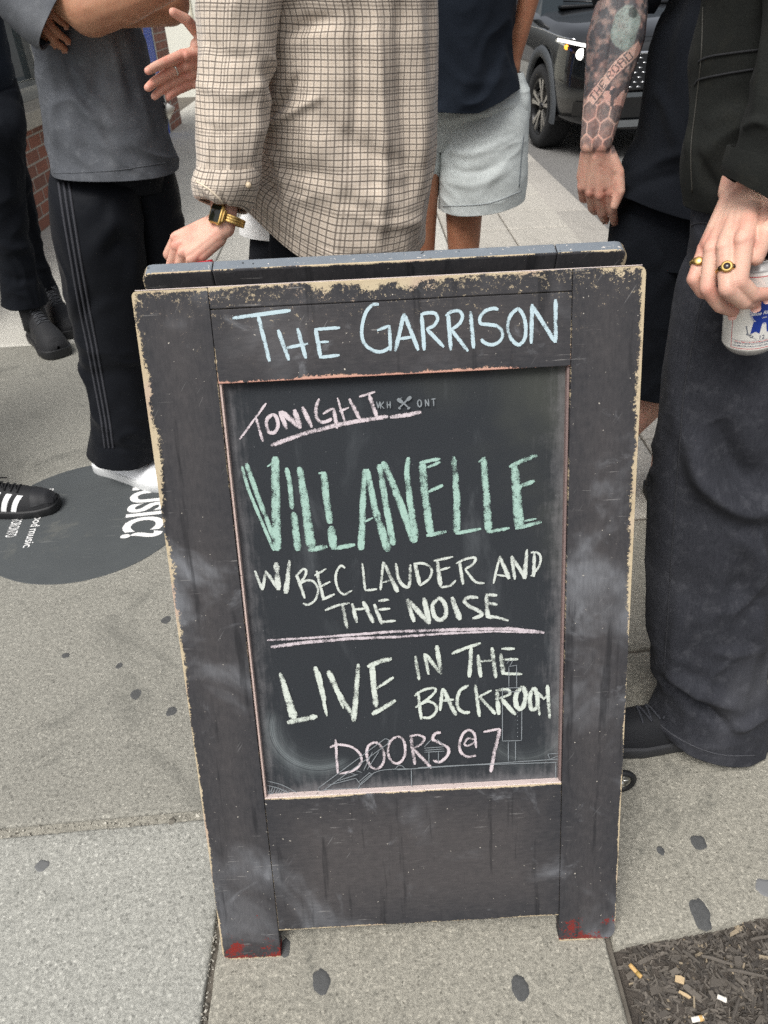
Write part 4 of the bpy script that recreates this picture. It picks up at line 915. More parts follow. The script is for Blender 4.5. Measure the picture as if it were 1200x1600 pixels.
def plaidmat():
    M = Mat('tan_checked_flannel'); uv = M.coord('UV'); p = M.pos(); u, v, _ = M.sep(uv); n = M.noise(p, 8, 4); g = M.noise(uv, 1100, 3, .7); wob = M.noise(uv, 380, 2)
    u = u+(wob-.5)*.0010; v = v+(wob-.5)*.0010
    def lines(x, per, w): return 1-(x.mod(per)-per/2).abs().ss(w*.32, w*.75)
    col = M.mix(n, S(192, 180, 165), S(210, 198, 184)); col = M.mix((g-.5)*1.4+.5, M.mix(.25, col, S(140, 122, 104)), M.mix(.25, col, S(235, 225, 210)))
    thin = (lines(u, .0106, .0017)*.85).max(lines(v, .0106, .0018)); heavu = lines(u, .0636, .0026); heavv = lines(v, .0636, .0030); faint = lines(u+.0053, .0106, .0012).max(lines(v+.0053, .0106, .0012))*.28
    col = M.mix(faint, col, S(160, 138, 114)); col = M.mix((thin*(g*.6+.52)).clip(), col, S(56, 47, 42)); col = M.mix(heavu.max(heavv)*(g*.4+.22), col, S(60, 54, 52))
    M.set(base=col, rough=.92, sheen=.3, spec=.2, normal=M.bump(g+M.noise(p, 60, 4)*.5, .35, .0008)); return M.m
M_plaid = plaidmat()
# ---- the man in the checked shirt, seen from behind
def legs(j, q, hip, knee, ank): j['hip'+q], j['knee'+q], j['ankle'+q] = V3(*hip), V3(*knee), V3(*ank)
# ---- the man in the checked shirt, seen from behind
def man_in_check():
    t = empty('person', (-.06, 1.62, 0), 'person seen from behind in a tan checked overshirt, gold watch on the left wrist', 'person')
    j = std_joints(-.06, 1.64, 90, 1.82)
    wr = atY(346, 349, 1.44); el = atY(352, 120, 1.52)
    j['elbowL'] = atY(362, 60, 1.56); j['shoulderL'] = V3(-.26, 1.62, 1.47); j['wristL'] = wr
    gw = V3(-.2809, 1.7498, 1.1147); j['elbowR'] = V3(.02, 1.95, 1.09); j['wristR'] = gw; j['shoulderR'] = V3(.06, 1.66, 1.40)
    flx = dict(index=(36, 48, 30, 2), middle=(41, 50, 30, -4), ring=(45, 53, 30, -2), pinky=(52, 54, 30, 2)); wr = V3(-.2678, 1.4462, .8672); j['wristL'] = wr
    v1, f1, n1, J1 = hand(wr, (-.894, -.115, -.433), (-.286, -.649, .705), 'L', flx, [(.5, .6, -.7), (.1, .75, -.8), (-.4, .5, -.8)], 1.04, j['elbowL'], r0=.0265)
    fl2 = dict(index=(4, 1, 7, 2), middle=(7, 4, 8, -1), ring=(6, 6, 8, -1), pinky=(6, 8, 9, 3))
    v2, f2, n2, J2 = hand(gw, (-.664, -.722, -.196), (-.318, .887, .334), 'R', fl2, [(.78, .4, .48), (.76, .65, -.1), (.56, .77, .31)], .98, j['elbowR'])
    for q, s in (('L', -1), ('R', 1)): legs(j, q, (-.06+s*.088, 1.64, .88), (-.06+s*.088, 1.635, .47), (-.06+s*.10, 1.63, .10))
    vb, fb = base_body(j, '', 'LR', .84)
    person_body(t, [(vb, fb), (v1, f1, flush(v1, J1)), (v2, f2, flush(v2, J2))], SK_pink, N_pale, nails=n1); hair_of(j, HAIR_b, t)
    Y = 1.60
    rows = [rw((-.055, 1.63, 1.535), .075, .075), rw((-.055, 1.63, 1.51), .13, .10), rw((-.058, 1.63, 1.45), .195, .125), rw((-.06, 1.62, 1.36), .205, .14), rg(0, 395, 684, Y, .62, .02, .9), rg(60, 400, 684, Y, .62, .02, .9), rg(120, 404, 682, Y, .62, .02, .9),
            rg(200, 402, 681, Y, .62, .02, .9), rg(270, 398, 679, Y, .62, .02, .9), rg(326, 382, 674, Y, .62, .02, .9), rg(374, 376, 668, Y, .62, .02, .9)]
    def hem(th, t):
        k = sstep(t, .72, 1.0); side = np.cos(th); back = -np.sin(th)
        z = -.030*np.clip(back, 0, 1)**.8+.112*np.clip(-side-.03, 0, 1)**1.1+.030*np.clip(side-.55, 0, 1)-.015*np.clip(back*.7+side*.5, 0, 1)
        return np.stack([0*k*z, 0*k*z, k*z], -1)
    cr = [([(588, 0), (594, 130), (600, 260), (590, 380)], 9, 0.0119), ([(655, 0), (660, 150), (655, 300)], 10, 0.0102), ([(625, 0), (630, 160), (640, 300)], 12, -0.0136), ([(415, 190), (440, 160), (465, 120)], 8, -0.0153), ([(412, 205), (450, 180), (500, 150)], 8, 0.0102),
          ([(408, 240), (425, 285), (432, 320)], 9, -0.0153), ([(422, 230), (445, 280), (452, 330)], 9, 0.0119), ([(440, 60), (470, 40), (520, 30)], 12, -0.0102), ([(480, 200), (540, 280), (620, 330)], 22, 0.0119), ([(500, 180), (560, 230), (640, 260)], 16, -0.0085), ([(540, 330), (600, 350), (660, 345)], 10, 0.0068), ([(555, 0), (560, 120), (552, 220)], 10, -0.0085),
          ([(395, 340), (460, 372), (560, 398), (640, 395)], 3.2, -0.0016)]
    cloth('shirt', rows, M_plaid, t, 220, 260, .009, .0065, (7, 7, 3.5), .0006, 11, cr, hem, (0, 1), .03, (0.0, 0), .3)
    rows = [ra((-.235, 1.63, 1.46), (-.7, 0, -.6), .085, .085, (0, 1, 0)), ra((-.285, 1.61, 1.38), (-.2, -.1, -1), .085, .080, (0, 1, 0)), rg(-60, 322, 452, 1.55, .8), rg(0, 305, 446, 1.53, .8), rg(60, 305, 436, 1.52, .8), rg(120, 306, 424, 1.50, .8), rg(180, 308, 416, 1.48, .8), rg(230, 311, 411, 1.465, .8), rg(262, 311, 408, 1.46, .8), rg(282, 308, 403, 1.455, .82)]
    cr = [([(320, 60), (360, 90), (420, 80)], 12, -.005), ([(315, 130), (360, 150), (410, 130)], 10, .006), ([(395, 60), (405, 150), (395, 240)], 9, .006), ([(340, 180), (350, 220), (345, 262)], 8, .005), ([(318, 195), (345, 205), (380, 200)], 8, -.004)]
    cloth('sleeve', rows, M_plaid, t, 150, 180, .006, .0065, (9, 9, 6), .0005, 21, cr, None, (0, 1), .02, (0, .1), .3)
    def chem(th, t): z = -.020*np.cos(th-1.0)*sstep(t, .3, 1); return np.stack([0*z, 0*z, z+0*th], -1)
    rows = [rg(258, 310, 406, 1.458, .84), rg(272, 304, 408, 1.456, .86), rg(290, 302, 404, 1.452, .88), rg(312, 305, 394, 1.45, .9), rg(323, 313, 386, 1.449, .9)]
    cf = cloth('cuff', rows, M_plaid, t, 140, 50, .003, .0025, (14, 14, 8), .0004, 27, [([(305, 285), (325, 300), (345, 322)], 4, .005), ([(345, 300), (352, 315), (350, 326)], 3.5, -.004)], chem, (1, 1), .02)
    e = on_cloth(cf, line_px([(307, 284), (328, 297), (346, 314), (352, 324)], 20), .001)
    if len(e) > 3: seam('cuff_edge', e, plain('cuff_edging', S(214, 200, 178), .9), cf, .0016)
    b = on_cloth(cf, [(388, 289)], .001)
    if len(b): mb = MB(); mb.tube([b[0], b[0]+V3(0, -.003, .001)], [.0052, .0048], 16); mb.build('button', plain('horn_button', S(196, 178, 150), .35), cf)
    # white tee below the shirt, dark trousers
    rows = [rw((-.058, 1.63, .98), .150, .10), rg(320, 388, 650, 1.62, .50, .02, .9), rg(345, 373, 642, 1.62, .50, .02, .9), rg(366, 371, 636, 1.62, .50, .02, .9)]
    cloth('undershirt', rows, M_white_c, t, 120, 60, .002, .002, (12, 12, 6), seed=31)
    rows = [ra((.085, 1.67, 1.42), (-.1, .6, -.8), .075, .075, (0, 1, 0)), ra((.045, 1.80, 1.25), (-.1, .5, -.8), .070, .070, (0, 1, 0)), ra((.015, 1.94, 1.10), (-.6, .1, -.5), .068, .068, (0, 1, 0)), ra((-.10, 1.92, 1.09), (-1, -.1, 0), .062, .062), ra((-.24, 1.87, 1.09), (-1, -.2, 0), .052, .052)]
    cloth('sleeve', rows, M_plaid, t, 90, 110, .003, .003, (10, 10, 6), seed=24)
    rows = [rw((-.055, 1.64, .97), .155, .11), rw((-.055, 1.64, .88), .165, .12), rw((-.055, 1.64, .80), .168, .12, 0, .9)]
    rows = [rw((-.06, 1.645, .99), .145, .09), rg(360, 394, 640, 1.64, .50, 0, .85), rg(425, 388, 655, 1.64, .52, 0, .8)]
    cloth('trousers', rows, M_kh, t, 120, 60, .004, .003, (12, 12, 6), seed=35, lip=(0, 0))
    for s, q in ((-1, 'trouser_leg'), (1, 'trouser_leg')):
        c = -.06+s*.088; rows = [rw((c-s*.004, 1.645, .86), .090, .105), rw((c, 1.64, .70), .090, .100), rw((c, 1.635, .45), .082, .090), rw((c+s*.01, 1.63, .20), .080, .090), rw((c+s*.012, 1.63, .035), .085, .098)]
        cloth(q, rows, M_kh, t, 80, 120, .006, .005, (10, 10, 5), seed=40+s)
        shoe(t, (c+s*.012, 1.57), pi/2, .29, M_leaw, M_rubw)
    # watch
    X_, Y_, Z_ = J1['frame']; wc = wr-Y_*.016; W2 = empty('wristwatch', wc); W2.parent = t; W2.location = tuple(wc-np.array(t.location))
    r_a, r_b = .0320, .0265; mb = MB(); n = 26
    ax = nrm(wr-j['elbowL']); ax = nrm(ax*.75+Y_*.25); xa = nrm(X_-ax*(X_@ax)); za = nrm(np.cross(xa, ax)); za = za if za@Z_ > 0 else -za
    for i in range(n):
        a = 2*pi*i/n
        if abs((a-pi/2+pi) % (2*pi)-pi) < .50: continue
        for k in (-1, 0, 1):
            a2 = a+(.5*2*pi/n if k == 0 else 0); c = wc+xa*r_a*cos(a2)+za*r_b*sin(a2)+ax*k*.0047; rad = nrm(xa*cos(a2)/r_a+za*sin(a2)/r_b); tg = np.cross(ax, rad)
            mb.box(c, (.0040, .0021, .0012), np.stack([tg, ax, rad], 1), .0006)
    mb.tube([wc+xa*(r_a-.0012)*cos(q)+za*(r_b-.0012)*sin(q)+ax*o_ for o_ in (0,) for q in np.linspace(0, 2*pi, 40, endpoint=False)], .0012, 6, closed=True)
    for o_ in (-.0045, -.0022, .0022, .0045): mb.tube([wc+xa*(r_a-.0010)*cos(q)+za*(r_b-.0010)*sin(q)+ax*o_ for q in np.linspace(0, 2*pi, 40, endpoint=False)], .0013, 6, closed=True)
    mb.build('bracelet', M_gold, W2)
    c = wc+za*(r_b+.0035); mb = MB(); R = np.stack([xa, ax, za], 1); mb.box(c, (.0165, .0175, .0038), R, .003); mb.box(c-xa*.0165-za*.002, (.004, .011, .0028), R, .001); mb.box(c+xa*.0165-za*.002, (.004, .011, .0028), R, .001)
    for s in (-1, 1):
        for q in (-1, 1): mb.box(c+ax*s*.0178+xa*q*.009, (.0022, .0014, .0014), R, .0005)
    cs = mb.build('case', M_gold, W2)
    mb = MB(); mb.box(c+za*.0037, (.0135, .0145, .0006), R, .0004); mb.build('dial', plain('dark_watch_glass', S(30, 32, 24), .12, bump=0), cs)
    # silver ring on the other hand
    def ring_on(Jf, i, tt, r, mat, name='ring', w=.0012):
        a, b = Jf[i], Jf[i+1]; d = nrm(b-a); c = a+(b-a)*tt; u = nrm(np.cross(d, [0.1, .3, 1])); q = np.cross(d, u); mb = MB()
        mb.tube([c+r*(cos(x)*u+sin(x)*q) for x in np.linspace(0, 2*pi, 32, endpoint=False)], w, 8, closed=True); return mb, c, d
    mb, c, d = ring_on(J2['middle'], 0, .45, .0098, M_silver, w=.0024); mb.build('ring', M_silver, t)
    cc = atY(331, 419, 1.40); o = MB(); o.tube([cc+V3(-.030, 0, .002), cc+V3(.004, 0, .006)], .010, 16); tag(o.build('lighter', plain('red_plastic', S(170, 22, 40), .35), None, origin=cc), 'small red object held in the hand with the gold watch', 'lighter')
    return t
man_in_check()

# ---- arms-crossed man in the washed grey tee
def man_in_grey():
    t = empty('person', (-.60, 1.98, 0), 'person with crossed arms in a washed grey tee, black striped track trousers and white trainers', 'person')
    j = std_joints(-.60, 2.0, -60, 1.78)
    Y = 1.93
    e1 = atY(140, 14, 1.80); w1 = atY(262, -28, 1.78); e2 = atY(262, 2, 1.90); w2 = atY(60, 8, 1.86)
    j['elbowR'] = e1; j['wristR'] = w1; j['elbowL'] = e2; j['wristL'] = w2; j['shoulderR'] = V3(-.79, 1.93, 1.43); j['shoulderL'] = V3(-.42, 1.97, 1.43)
    fl = dict(index=(18, 24, 14, -1), middle=(18, 24, 14, 0), ring=(18, 26, 14, 1), pinky=(18, 26, 16, 2)); hw_ = atY(22, -70, 1.84)
    v1, f1, n1, J1 = hand(hw_, (.20, -.10, -.95), (-.35, -.9, .05), 'L', fl, [(.7, .7, -.2), (.5, .8, -.2), (.3, .9, -.2)], .92, None)
    mb = MB(); capsule(mb, j['shoulderR'], e1, .058, .050); capsule(mb, e1, e1*.55+w1*.45, .050, .046); capsule(mb, e1*.55+w1*.45, w1, .046, .032); capsule(mb, e2, e2*.6+w2*.4, .046, .046); capsule(mb, e2*.6+w2*.4, w2, .044, .030); capsule(mb, j['shoulderL'], e2, .056, .046)
    capsule(mb, w1, w1+nrm(w1-e1)*.12, .032, .022); va, fa = remesh(mb, .005, 5)
    legs(j, 'R', atY(150, 300, 1.97), atY(165, 500, 1.96), atY(196, 690, 1.97)); legs(j, 'L', atY(232, 300, 2.03), atY(260, 500, 2.06), atY(285, 672, 2.08))
    vb, fb = base_body(j, '', '', .66); person_body(t, [(vb, fb), (va, fa), (v1, f1, flush(v1, J1))], SK_warm, N_tan, nails=n1); hair_of(j, HAIR_d, t)
    rows = [rw((-.60, 1.98, 1.52), .075, .07), rw((-.60, 1.98, 1.49), .14, .10), rw((-.60, 1.98, 1.41), .19, .13), rg(-40, 22, 205, Y, .72, .04, .9), rg(20, 26, 205, Y, .72, .04, .9), rg(70, 36, 224, Y, .72, .04, .9), rg(120, 50, 236, Y, .72, .04, .9), rg(180, 62, 250, Y, .76, .04, .9), rg(230, 68, 262, Y, .80, .04, .9), rg(272, 72, 271, Y, .84, .04, .9)]
    cr = [([(70, 60), (85, 160), (80, 270)], 7, .006), ([(95, 30), (105, 90), (120, 140), (150, 175)], 6, -.006), ([(110, 150), (140, 180), (180, 200)], 9, .006), ([(165, 40), (180, 90), (195, 160)], 7, .006), ([(195, 50), (212, 110), (235, 200)], 6, .006), ([(178, 40), (192, 90), (210, 160)], 6, -.005), ([(215, 60), (232, 130), (250, 220)], 7, -.005), ([(150, 60), (150, 120), (140, 160)], 9, -.004), ([(105, 210), (170, 230), (230, 215)], 12, .004)]
    o = cloth('tee_shirt', rows, M_tee, t, 180, 220, .009, .0075, (7, 7, 4), .0006, 51, cr, None, (0, 1), .03, (0, 0), .3)
    for dy in (0, ):
        p = on_cloth(o, line_px([(74, 271), (120, 270), (180, 266), (230, 259), (269, 252)], 40), .0003)
        if len(p) > 4: seam('hem_stitch', p, M_tee, o, .0011)
    p1 = atY(45, -60, 1.90); rows = [ra(j['shoulderR']+V3(.02, 0, .02), (-.1, -.1, -1), .10, .09, (0, 1, 0)), ra(atY(40, -60, 1.88), (.1, -.2, -1), .095, .085, (0, 1, 0)), ra(atY(52, -20, 1.85), (.3, -.2, -.8), .088, .080, (0, 1, 0)), ra(atY(78, 10, 1.83), (.55, -.1, -.6), .082, .076, (0, 1, 0)), ra(atY(94, 22, 1.82), (.62, 0, -.55), .078, .072, (0, 1, 0))]
    cloth('sleeve', rows, M_tee, t, 110, 90, .003, .003, (12, 12, 8), .0005, 57, (), None, (0, 1), .03)
    rows = [ra(j['shoulderL'], (.3, -.1, -1), .09, .085, (0, 1, 0)), ra(atY(250, -70, 1.94), (.3, -.1, -1), .085, .08, (0, 1, 0)), ra(atY(262, -25, 1.92), (.1, -.1, -1), .078, .072, (0, 1, 0))]
    cloth('sleeve', rows, M_tee, t, 90, 60, .003, .003, (12, 12, 8), .0005, 59)
    rows = [rg(235, 80, 250, 1.96, .62, .02, .85), rg(270, 84, 256, 1.96, .60, .02, .85), rg(300, 92, 258, 1.97, .5, .02, .8)]
    cloth('trouser_waist', rows, M_track, t, 120, 50, .004, .003, (10, 10, 5), seed=60, lip=(0, 0))
    rows = [rg(235, 86, 206, 2.0, .6), rg(268, 80, 214, 1.97, .66), rg(300, 79, 219, 1.94, .78), rg(350, 84, 222, 1.93, .8), rg(420, 96, 226, 1.935, .8), rg(500, 114, 232, 1.94, .8), rg(560, 125, 238, 1.945, .8), rg(620, 134, 243, 1.95, .82), rg(665, 139, 250, 1.955, .84), rg(709, 139, 258, 1.96, .84)]
    cr = [([(110, 440), (118, 470), (112, 500)], 8, .006), ([(120, 540), (128, 560), (125, 590)], 7, .006), ([(130, 600), (136, 620), (134, 650)], 6, -.006), ([(150, 390), (180, 350), (215, 370)], 16, .008), ([(165, 400), (190, 380), (215, 400)], 12, -.007), ([(180, 690), (205, 675), (240, 690)], 7, .006), ([(150, 700), (190, 700), (240, 710)], 5, -.004), ([(190, 640), (215, 655), (245, 650)], 8, .005)]
    o = cloth('trouser_leg', rows, M_track, t, 130, 240, .009, .0065, (8, 8, 4), .0005, 63, cr, None, (0, 1))
    for dx in (-8, 0, 8):
        p = on_cloth(o, line_px([(100+dx, 286), (108+dx, 340), (118+dx*.95, 400), (130+dx*.95, 470), (142+dx*.9, 530), (155+dx*.85, 600), (164+dx*.8, 650), (171+dx*.8, 700)], 90), .0004)
        if len(p) > 6: seam('side_stripe', p, M_stripe, o, .0036)
    rows = [rg(240, 196, 258, 2.00, 1.2), rg(285, 200, 276, 2.02, 1.2), rg(350, 205, 287, 2.03, 1.1), rg(430, 212, 296, 2.04, 1.1), rg(520, 225, 306, 2.05, 1.0), rg(600, 240, 318, 2.06, 1.0), rg(690, 255, 340, 2.07, 1.0)]
    cloth('trouser_leg', rows, M_track, t, 100, 160, .005, .004, (8, 8, 3.5), .0005, 67)
    h = atZ(152, 734, 0); tp = atZ(270, 766, 0); a = atan2(tp[1]-h[1], tp[0]-h[0])
    s, up = shoe(t, (h[0]+.002, h[1]+.012), a, .31, M_leaw, M_rubw, M_leaw, sole=.030, high=.72)
    M_pan = plain('white_leather_panel', S(208, 212, 216), .5, var=.04); patch(s, up, ((.35, .20), (.60, .30), (.62, .10), (.40, .03)), M_pan, 'side_panel', .0018); patch(s, up, ((.05, 2.2), (.22, 2.3), (.22, 3.05), (.03, 3.0)), M_pan, 'heel_panel', .0018); patch(s, up, ((.03, .9), (.26, .75), (.30, .06), (.03, .1)), M_pan, 'heel_panel', .0018); patch(s, up, ((.62, .5), (.9, .6), (.95, .05), (.66, .05)), M_pan, 'toe_panel', .0014)
    h2 = V3(-.60, 2.06, 0); shoe(t, h2, a-.3, .30, M_leaw, M_rubw, M_leaw, sole=.030)
    kp = atY(258, 165, 1.98); mb = MB()
    mb.tube(catmull([kp+V3(0, 0, .03), kp+V3(.010, 0, .024), kp+V3(.013, 0, .005), kp+V3(.003, 0, .0), kp+V3(-.006, 0, .012), kp+V3(0, 0, .03)], 24), .0022, 8); mb.box(kp+V3(.006, -.003, -.012), (.010, .002, .016), np.array(Matrix.Rotation(.6, 3, 'Y')), .001); mb.box(kp+V3(.000, .003, -.012), (.006, .0015, .018), np.array(Matrix.Rotation(.9, 3, 'Y')), .001)
    mb.build('key_clip', M_silver, t)
man_in_grey()

# ---- man at the far left in black trousers and boots
def man_far_left():
    t = empty('person', (-1.45, 3.22, 0), 'person at the far left edge in a black jacket, black trousers and black lace-up boots', 'person')
    j = std_joints(-1.45, 3.24, -70, 1.76); legs(j, 'R', atY(-10, 200, 3.12), atY(4, 320, 3.10), atY(34, 450, 3.12)); legs(j, 'L', atY(5, 200, 3.3), atY(34, 320, 3.31), atY(62, 425, 3.33))
    j['elbowL'] = V3(-1.47, 3.06, 1.12); j['wristL'] = V3(-1.56, 2.99, 1.16); vb, fb = base_body(j, 'LR', '', .72); person_body(t, [(vb, fb)], SK_pale, N_pale); hair_of(j, HAIR_d, t)
    rows = [rw((-1.45, 3.20, 1.48), .075, .07), rw((-1.45, 3.20, 1.45), .15, .10), rw((-1.45, 3.20, 1.38), .21, .14), rg(40, -150, 8, 3.15, .7), rg(90, -150, 17, 3.15, .7), rg(118, -150, 22, 3.15, .7), rg(146, -150, 21, 3.15, .7)]
    cloth('jacket', rows, M_navy, t, 120, 120, .006, .005, (8, 8, 5), seed=71)
    for s in (-1, 1):
        q = 'LR'[(s+1)//2]; d1 = j['elbow'+q]-j['shoulder'+q]; d2 = j['wrist'+q]-j['elbow'+q]; rows = [ra(j['shoulder'+q], d1, .075, .08, (0, 1, .1)), ra(j['elbow'+q], d1+d2, .062, .065, (0, 1, .1)), ra(j['wrist'+q], d2, .05, .05, (0, 1, .1))]
        cloth('sleeve', rows, M_navy, t, 70, 80, .004, .004, (10, 10, 6), seed=74+s)
    rows = [rg(125, -140, 22, 3.17, .7), rg(170, -140, 34, 3.17, .66), rg(230, -140, 38, 3.17, .6)]
    cloth('trouser_waist', rows, M_black, t, 90, 50, .004, .003, (10, 10, 5), seed=76, lip=(0, 0))
    rows = [rg(122, -75, 20, 3.18, .6), rg(160, -70, 30, 3.12, .75), rg(200, -62, 38, 3.08, .9), rg(250, -50, 36, 3.08, .85), rg(310, -32, 38, 3.08, .85), rg(370, -16, 46, 3.09, .85), rg(420, -2, 58, 3.10, .9), rg(474, 4, 74, 3.11, 1.0)]
    cloth('trouser_leg', rows, M_black, t, 90, 140, .007, .006, (9, 9, 6), .0005, 78, [([(0, 380), (25, 390), (50, 380)], 8, .010), ([(0, 300), (20, 310), (35, 305)], 8, .006), ([(5, 430), (30, 440), (60, 428)], 7, -.009), ([(30, 215), (36, 240), (34, 260)], 6, .008)])
    rows = [rg(130, -60, 22, 3.26, .7), rg(190, -40, 36, 3.30, .9), rg(300, 4, 50, 3.30, .85), rg(340, 18, 58, 3.31, .85), rg(400, 32, 70, 3.32, .85), rg(448, 40, 88, 3.33, .95)]
    cloth('trouser_leg', rows, M_black, t, 80, 120, .006, .006, (9, 9, 7), .0005, 79, [([(45, 320), (55, 335), (52, 350)], 5, .009), ([(50, 415), (70, 420), (84, 412)], 5, .008)])
    for q, px, py, Yq in (('R', 40, 455, 3.11), ('L', 66, 432, 3.33)):
        a = radians(-52); an = atY(px, py, Yq); d = V3(cos(a), sin(a), 0)
        s, up = shoe(t, (an[0]-d[0]*.075, an[1]-d[1]*.075), a, .31, M_leak, M_rubk, plain('charcoal_lace', S(64, 66, 70), .8), 'boot', .036, 1.45, 1.28, 6)
        mb = MB(); mb.tube([V3(an[0], an[1], .07), V3(an[0], an[1], .12), V3(an[0], an[1], .17)], [.056, .053, .052], 20); mb.build('boot_shaft', M_leak, s)
man_far_left()

# ---- person whose black trainer with white stripes steps on the floor sticker
def striped_trainer():
    h = atZ(-70, 806, 0); tp = atZ(94, 793, 0); a = atan2(tp[1]-h[1], tp[0]-h[0]); d = V3(cos(a), sin(a), 0)
    t = empty('person', (h[0], h[1]+.08, 0), 'person mostly outside the left edge, a white striped black trainer stepping on the floor sticker', 'person')
    bx, by = h[0]-.44, h[1]+.10; j = std_joints(bx, by, 8, 1.75); legs(j, 'R', (bx+.06, by-.08, .88), (h[0]-.15, h[1]+.0, .48), (h[0]+.055, h[1], .11)); legs(j, 'L', (bx, by+.10, .88), (bx-.02, by+.10, .48), (bx-.04, by+.10, .11))
    vb, fb = base_body(j, 'LR', '', .8); person_body(t, [(vb, fb)], SK_pale, N_pale); hair_of(j, HAIR_b, t)
    L = np.linalg.norm(tp-h)
    s, up = shoe(t, h+d*.0, a, L, M_leak, M_rubk, M_rubk, 'trainer', .026, .98, 1.0, 5, 0.0, .47)
    patch(s, up, ((.80, 2.9), (.80, .25), (.985, .5), (.985, 2.6)), plain('black_toe_rubber', S(34, 35, 38), .6, bump=.5), 'toe_cap', .0016, 14)
    mw = plain('white_stripe_leather', S(228, 230, 230), .5, var=.03)
    for k in range(3):
        s0 = .42+k*.095; patch(s, up, ((s0+.085, pi-.95), (s0+.135, pi-.95), (s0+.045, pi-.06), (s0-.005, pi-.06)), mw, 'white_stripe', .0012)
    for k in range(3):
        s0 = .42+k*.095; patch(s, up, ((s0+.085, .95), (s0+.135, .95), (s0+.045, .06), (s0-.005, .06)), mw, 'white_stripe', .0012)
    shoe(t, V3(bx-.09, by+.10, 0), a+.2, L, M_leak, M_rubk, M_rubk, 'trainer', .026, .98, 1.0, 5)
    for q in 'RL':
        hp, kn, an = j['hip'+q], j['knee'+q], j['ankle'+q]
        rows = [ra(hp, kn-hp, .10, .10, (0, 1, 0)), ra(hp*.5+kn*.5, kn-hp, .088, .09, (0, 1, 0)), ra(kn, an-hp, .078, .084, (0, 1, 0)), ra(kn*.5+an*.5, an-kn, .066, .074, (0, 1, 0)), ra(an+V3(0, 0, -.02), (0, 0, -1), .056, .062, (0, 1, 0))]
        cloth('trouser_leg', rows, M_black, t, 70, 110, .006, .006, (9, 9, 6), seed=81)
    c = V3(bx, by, 0); rows = [rw((c[0], c[1], 1.47), .075, .07), rw((c[0], c[1], 1.44), .15, .10), rw((c[0], c[1], 1.36), .14, .20), rw((c[0], c[1], 1.1), .13, .19), rw((c[0], c[1], .82), .14, .20)]
    cloth('jacket', rows, M_navy, t, 90, 90, .006, .005, (8, 8, 5), seed=83)
    for q in 'LR': cloth('sleeve', [ra(j['shoulder'+q], (0, 0, -1), .085, .085, (0, 1, 0)), ra(j['elbow'+q], (0, 0, -1), .07, .07, (0, 1, 0)), ra(j['wrist'+q], (0, 0, -1), .055, .055, (0, 1, 0))], M_navy, t, 60, 60, .004, .004, seed=85)
striped_trainer()

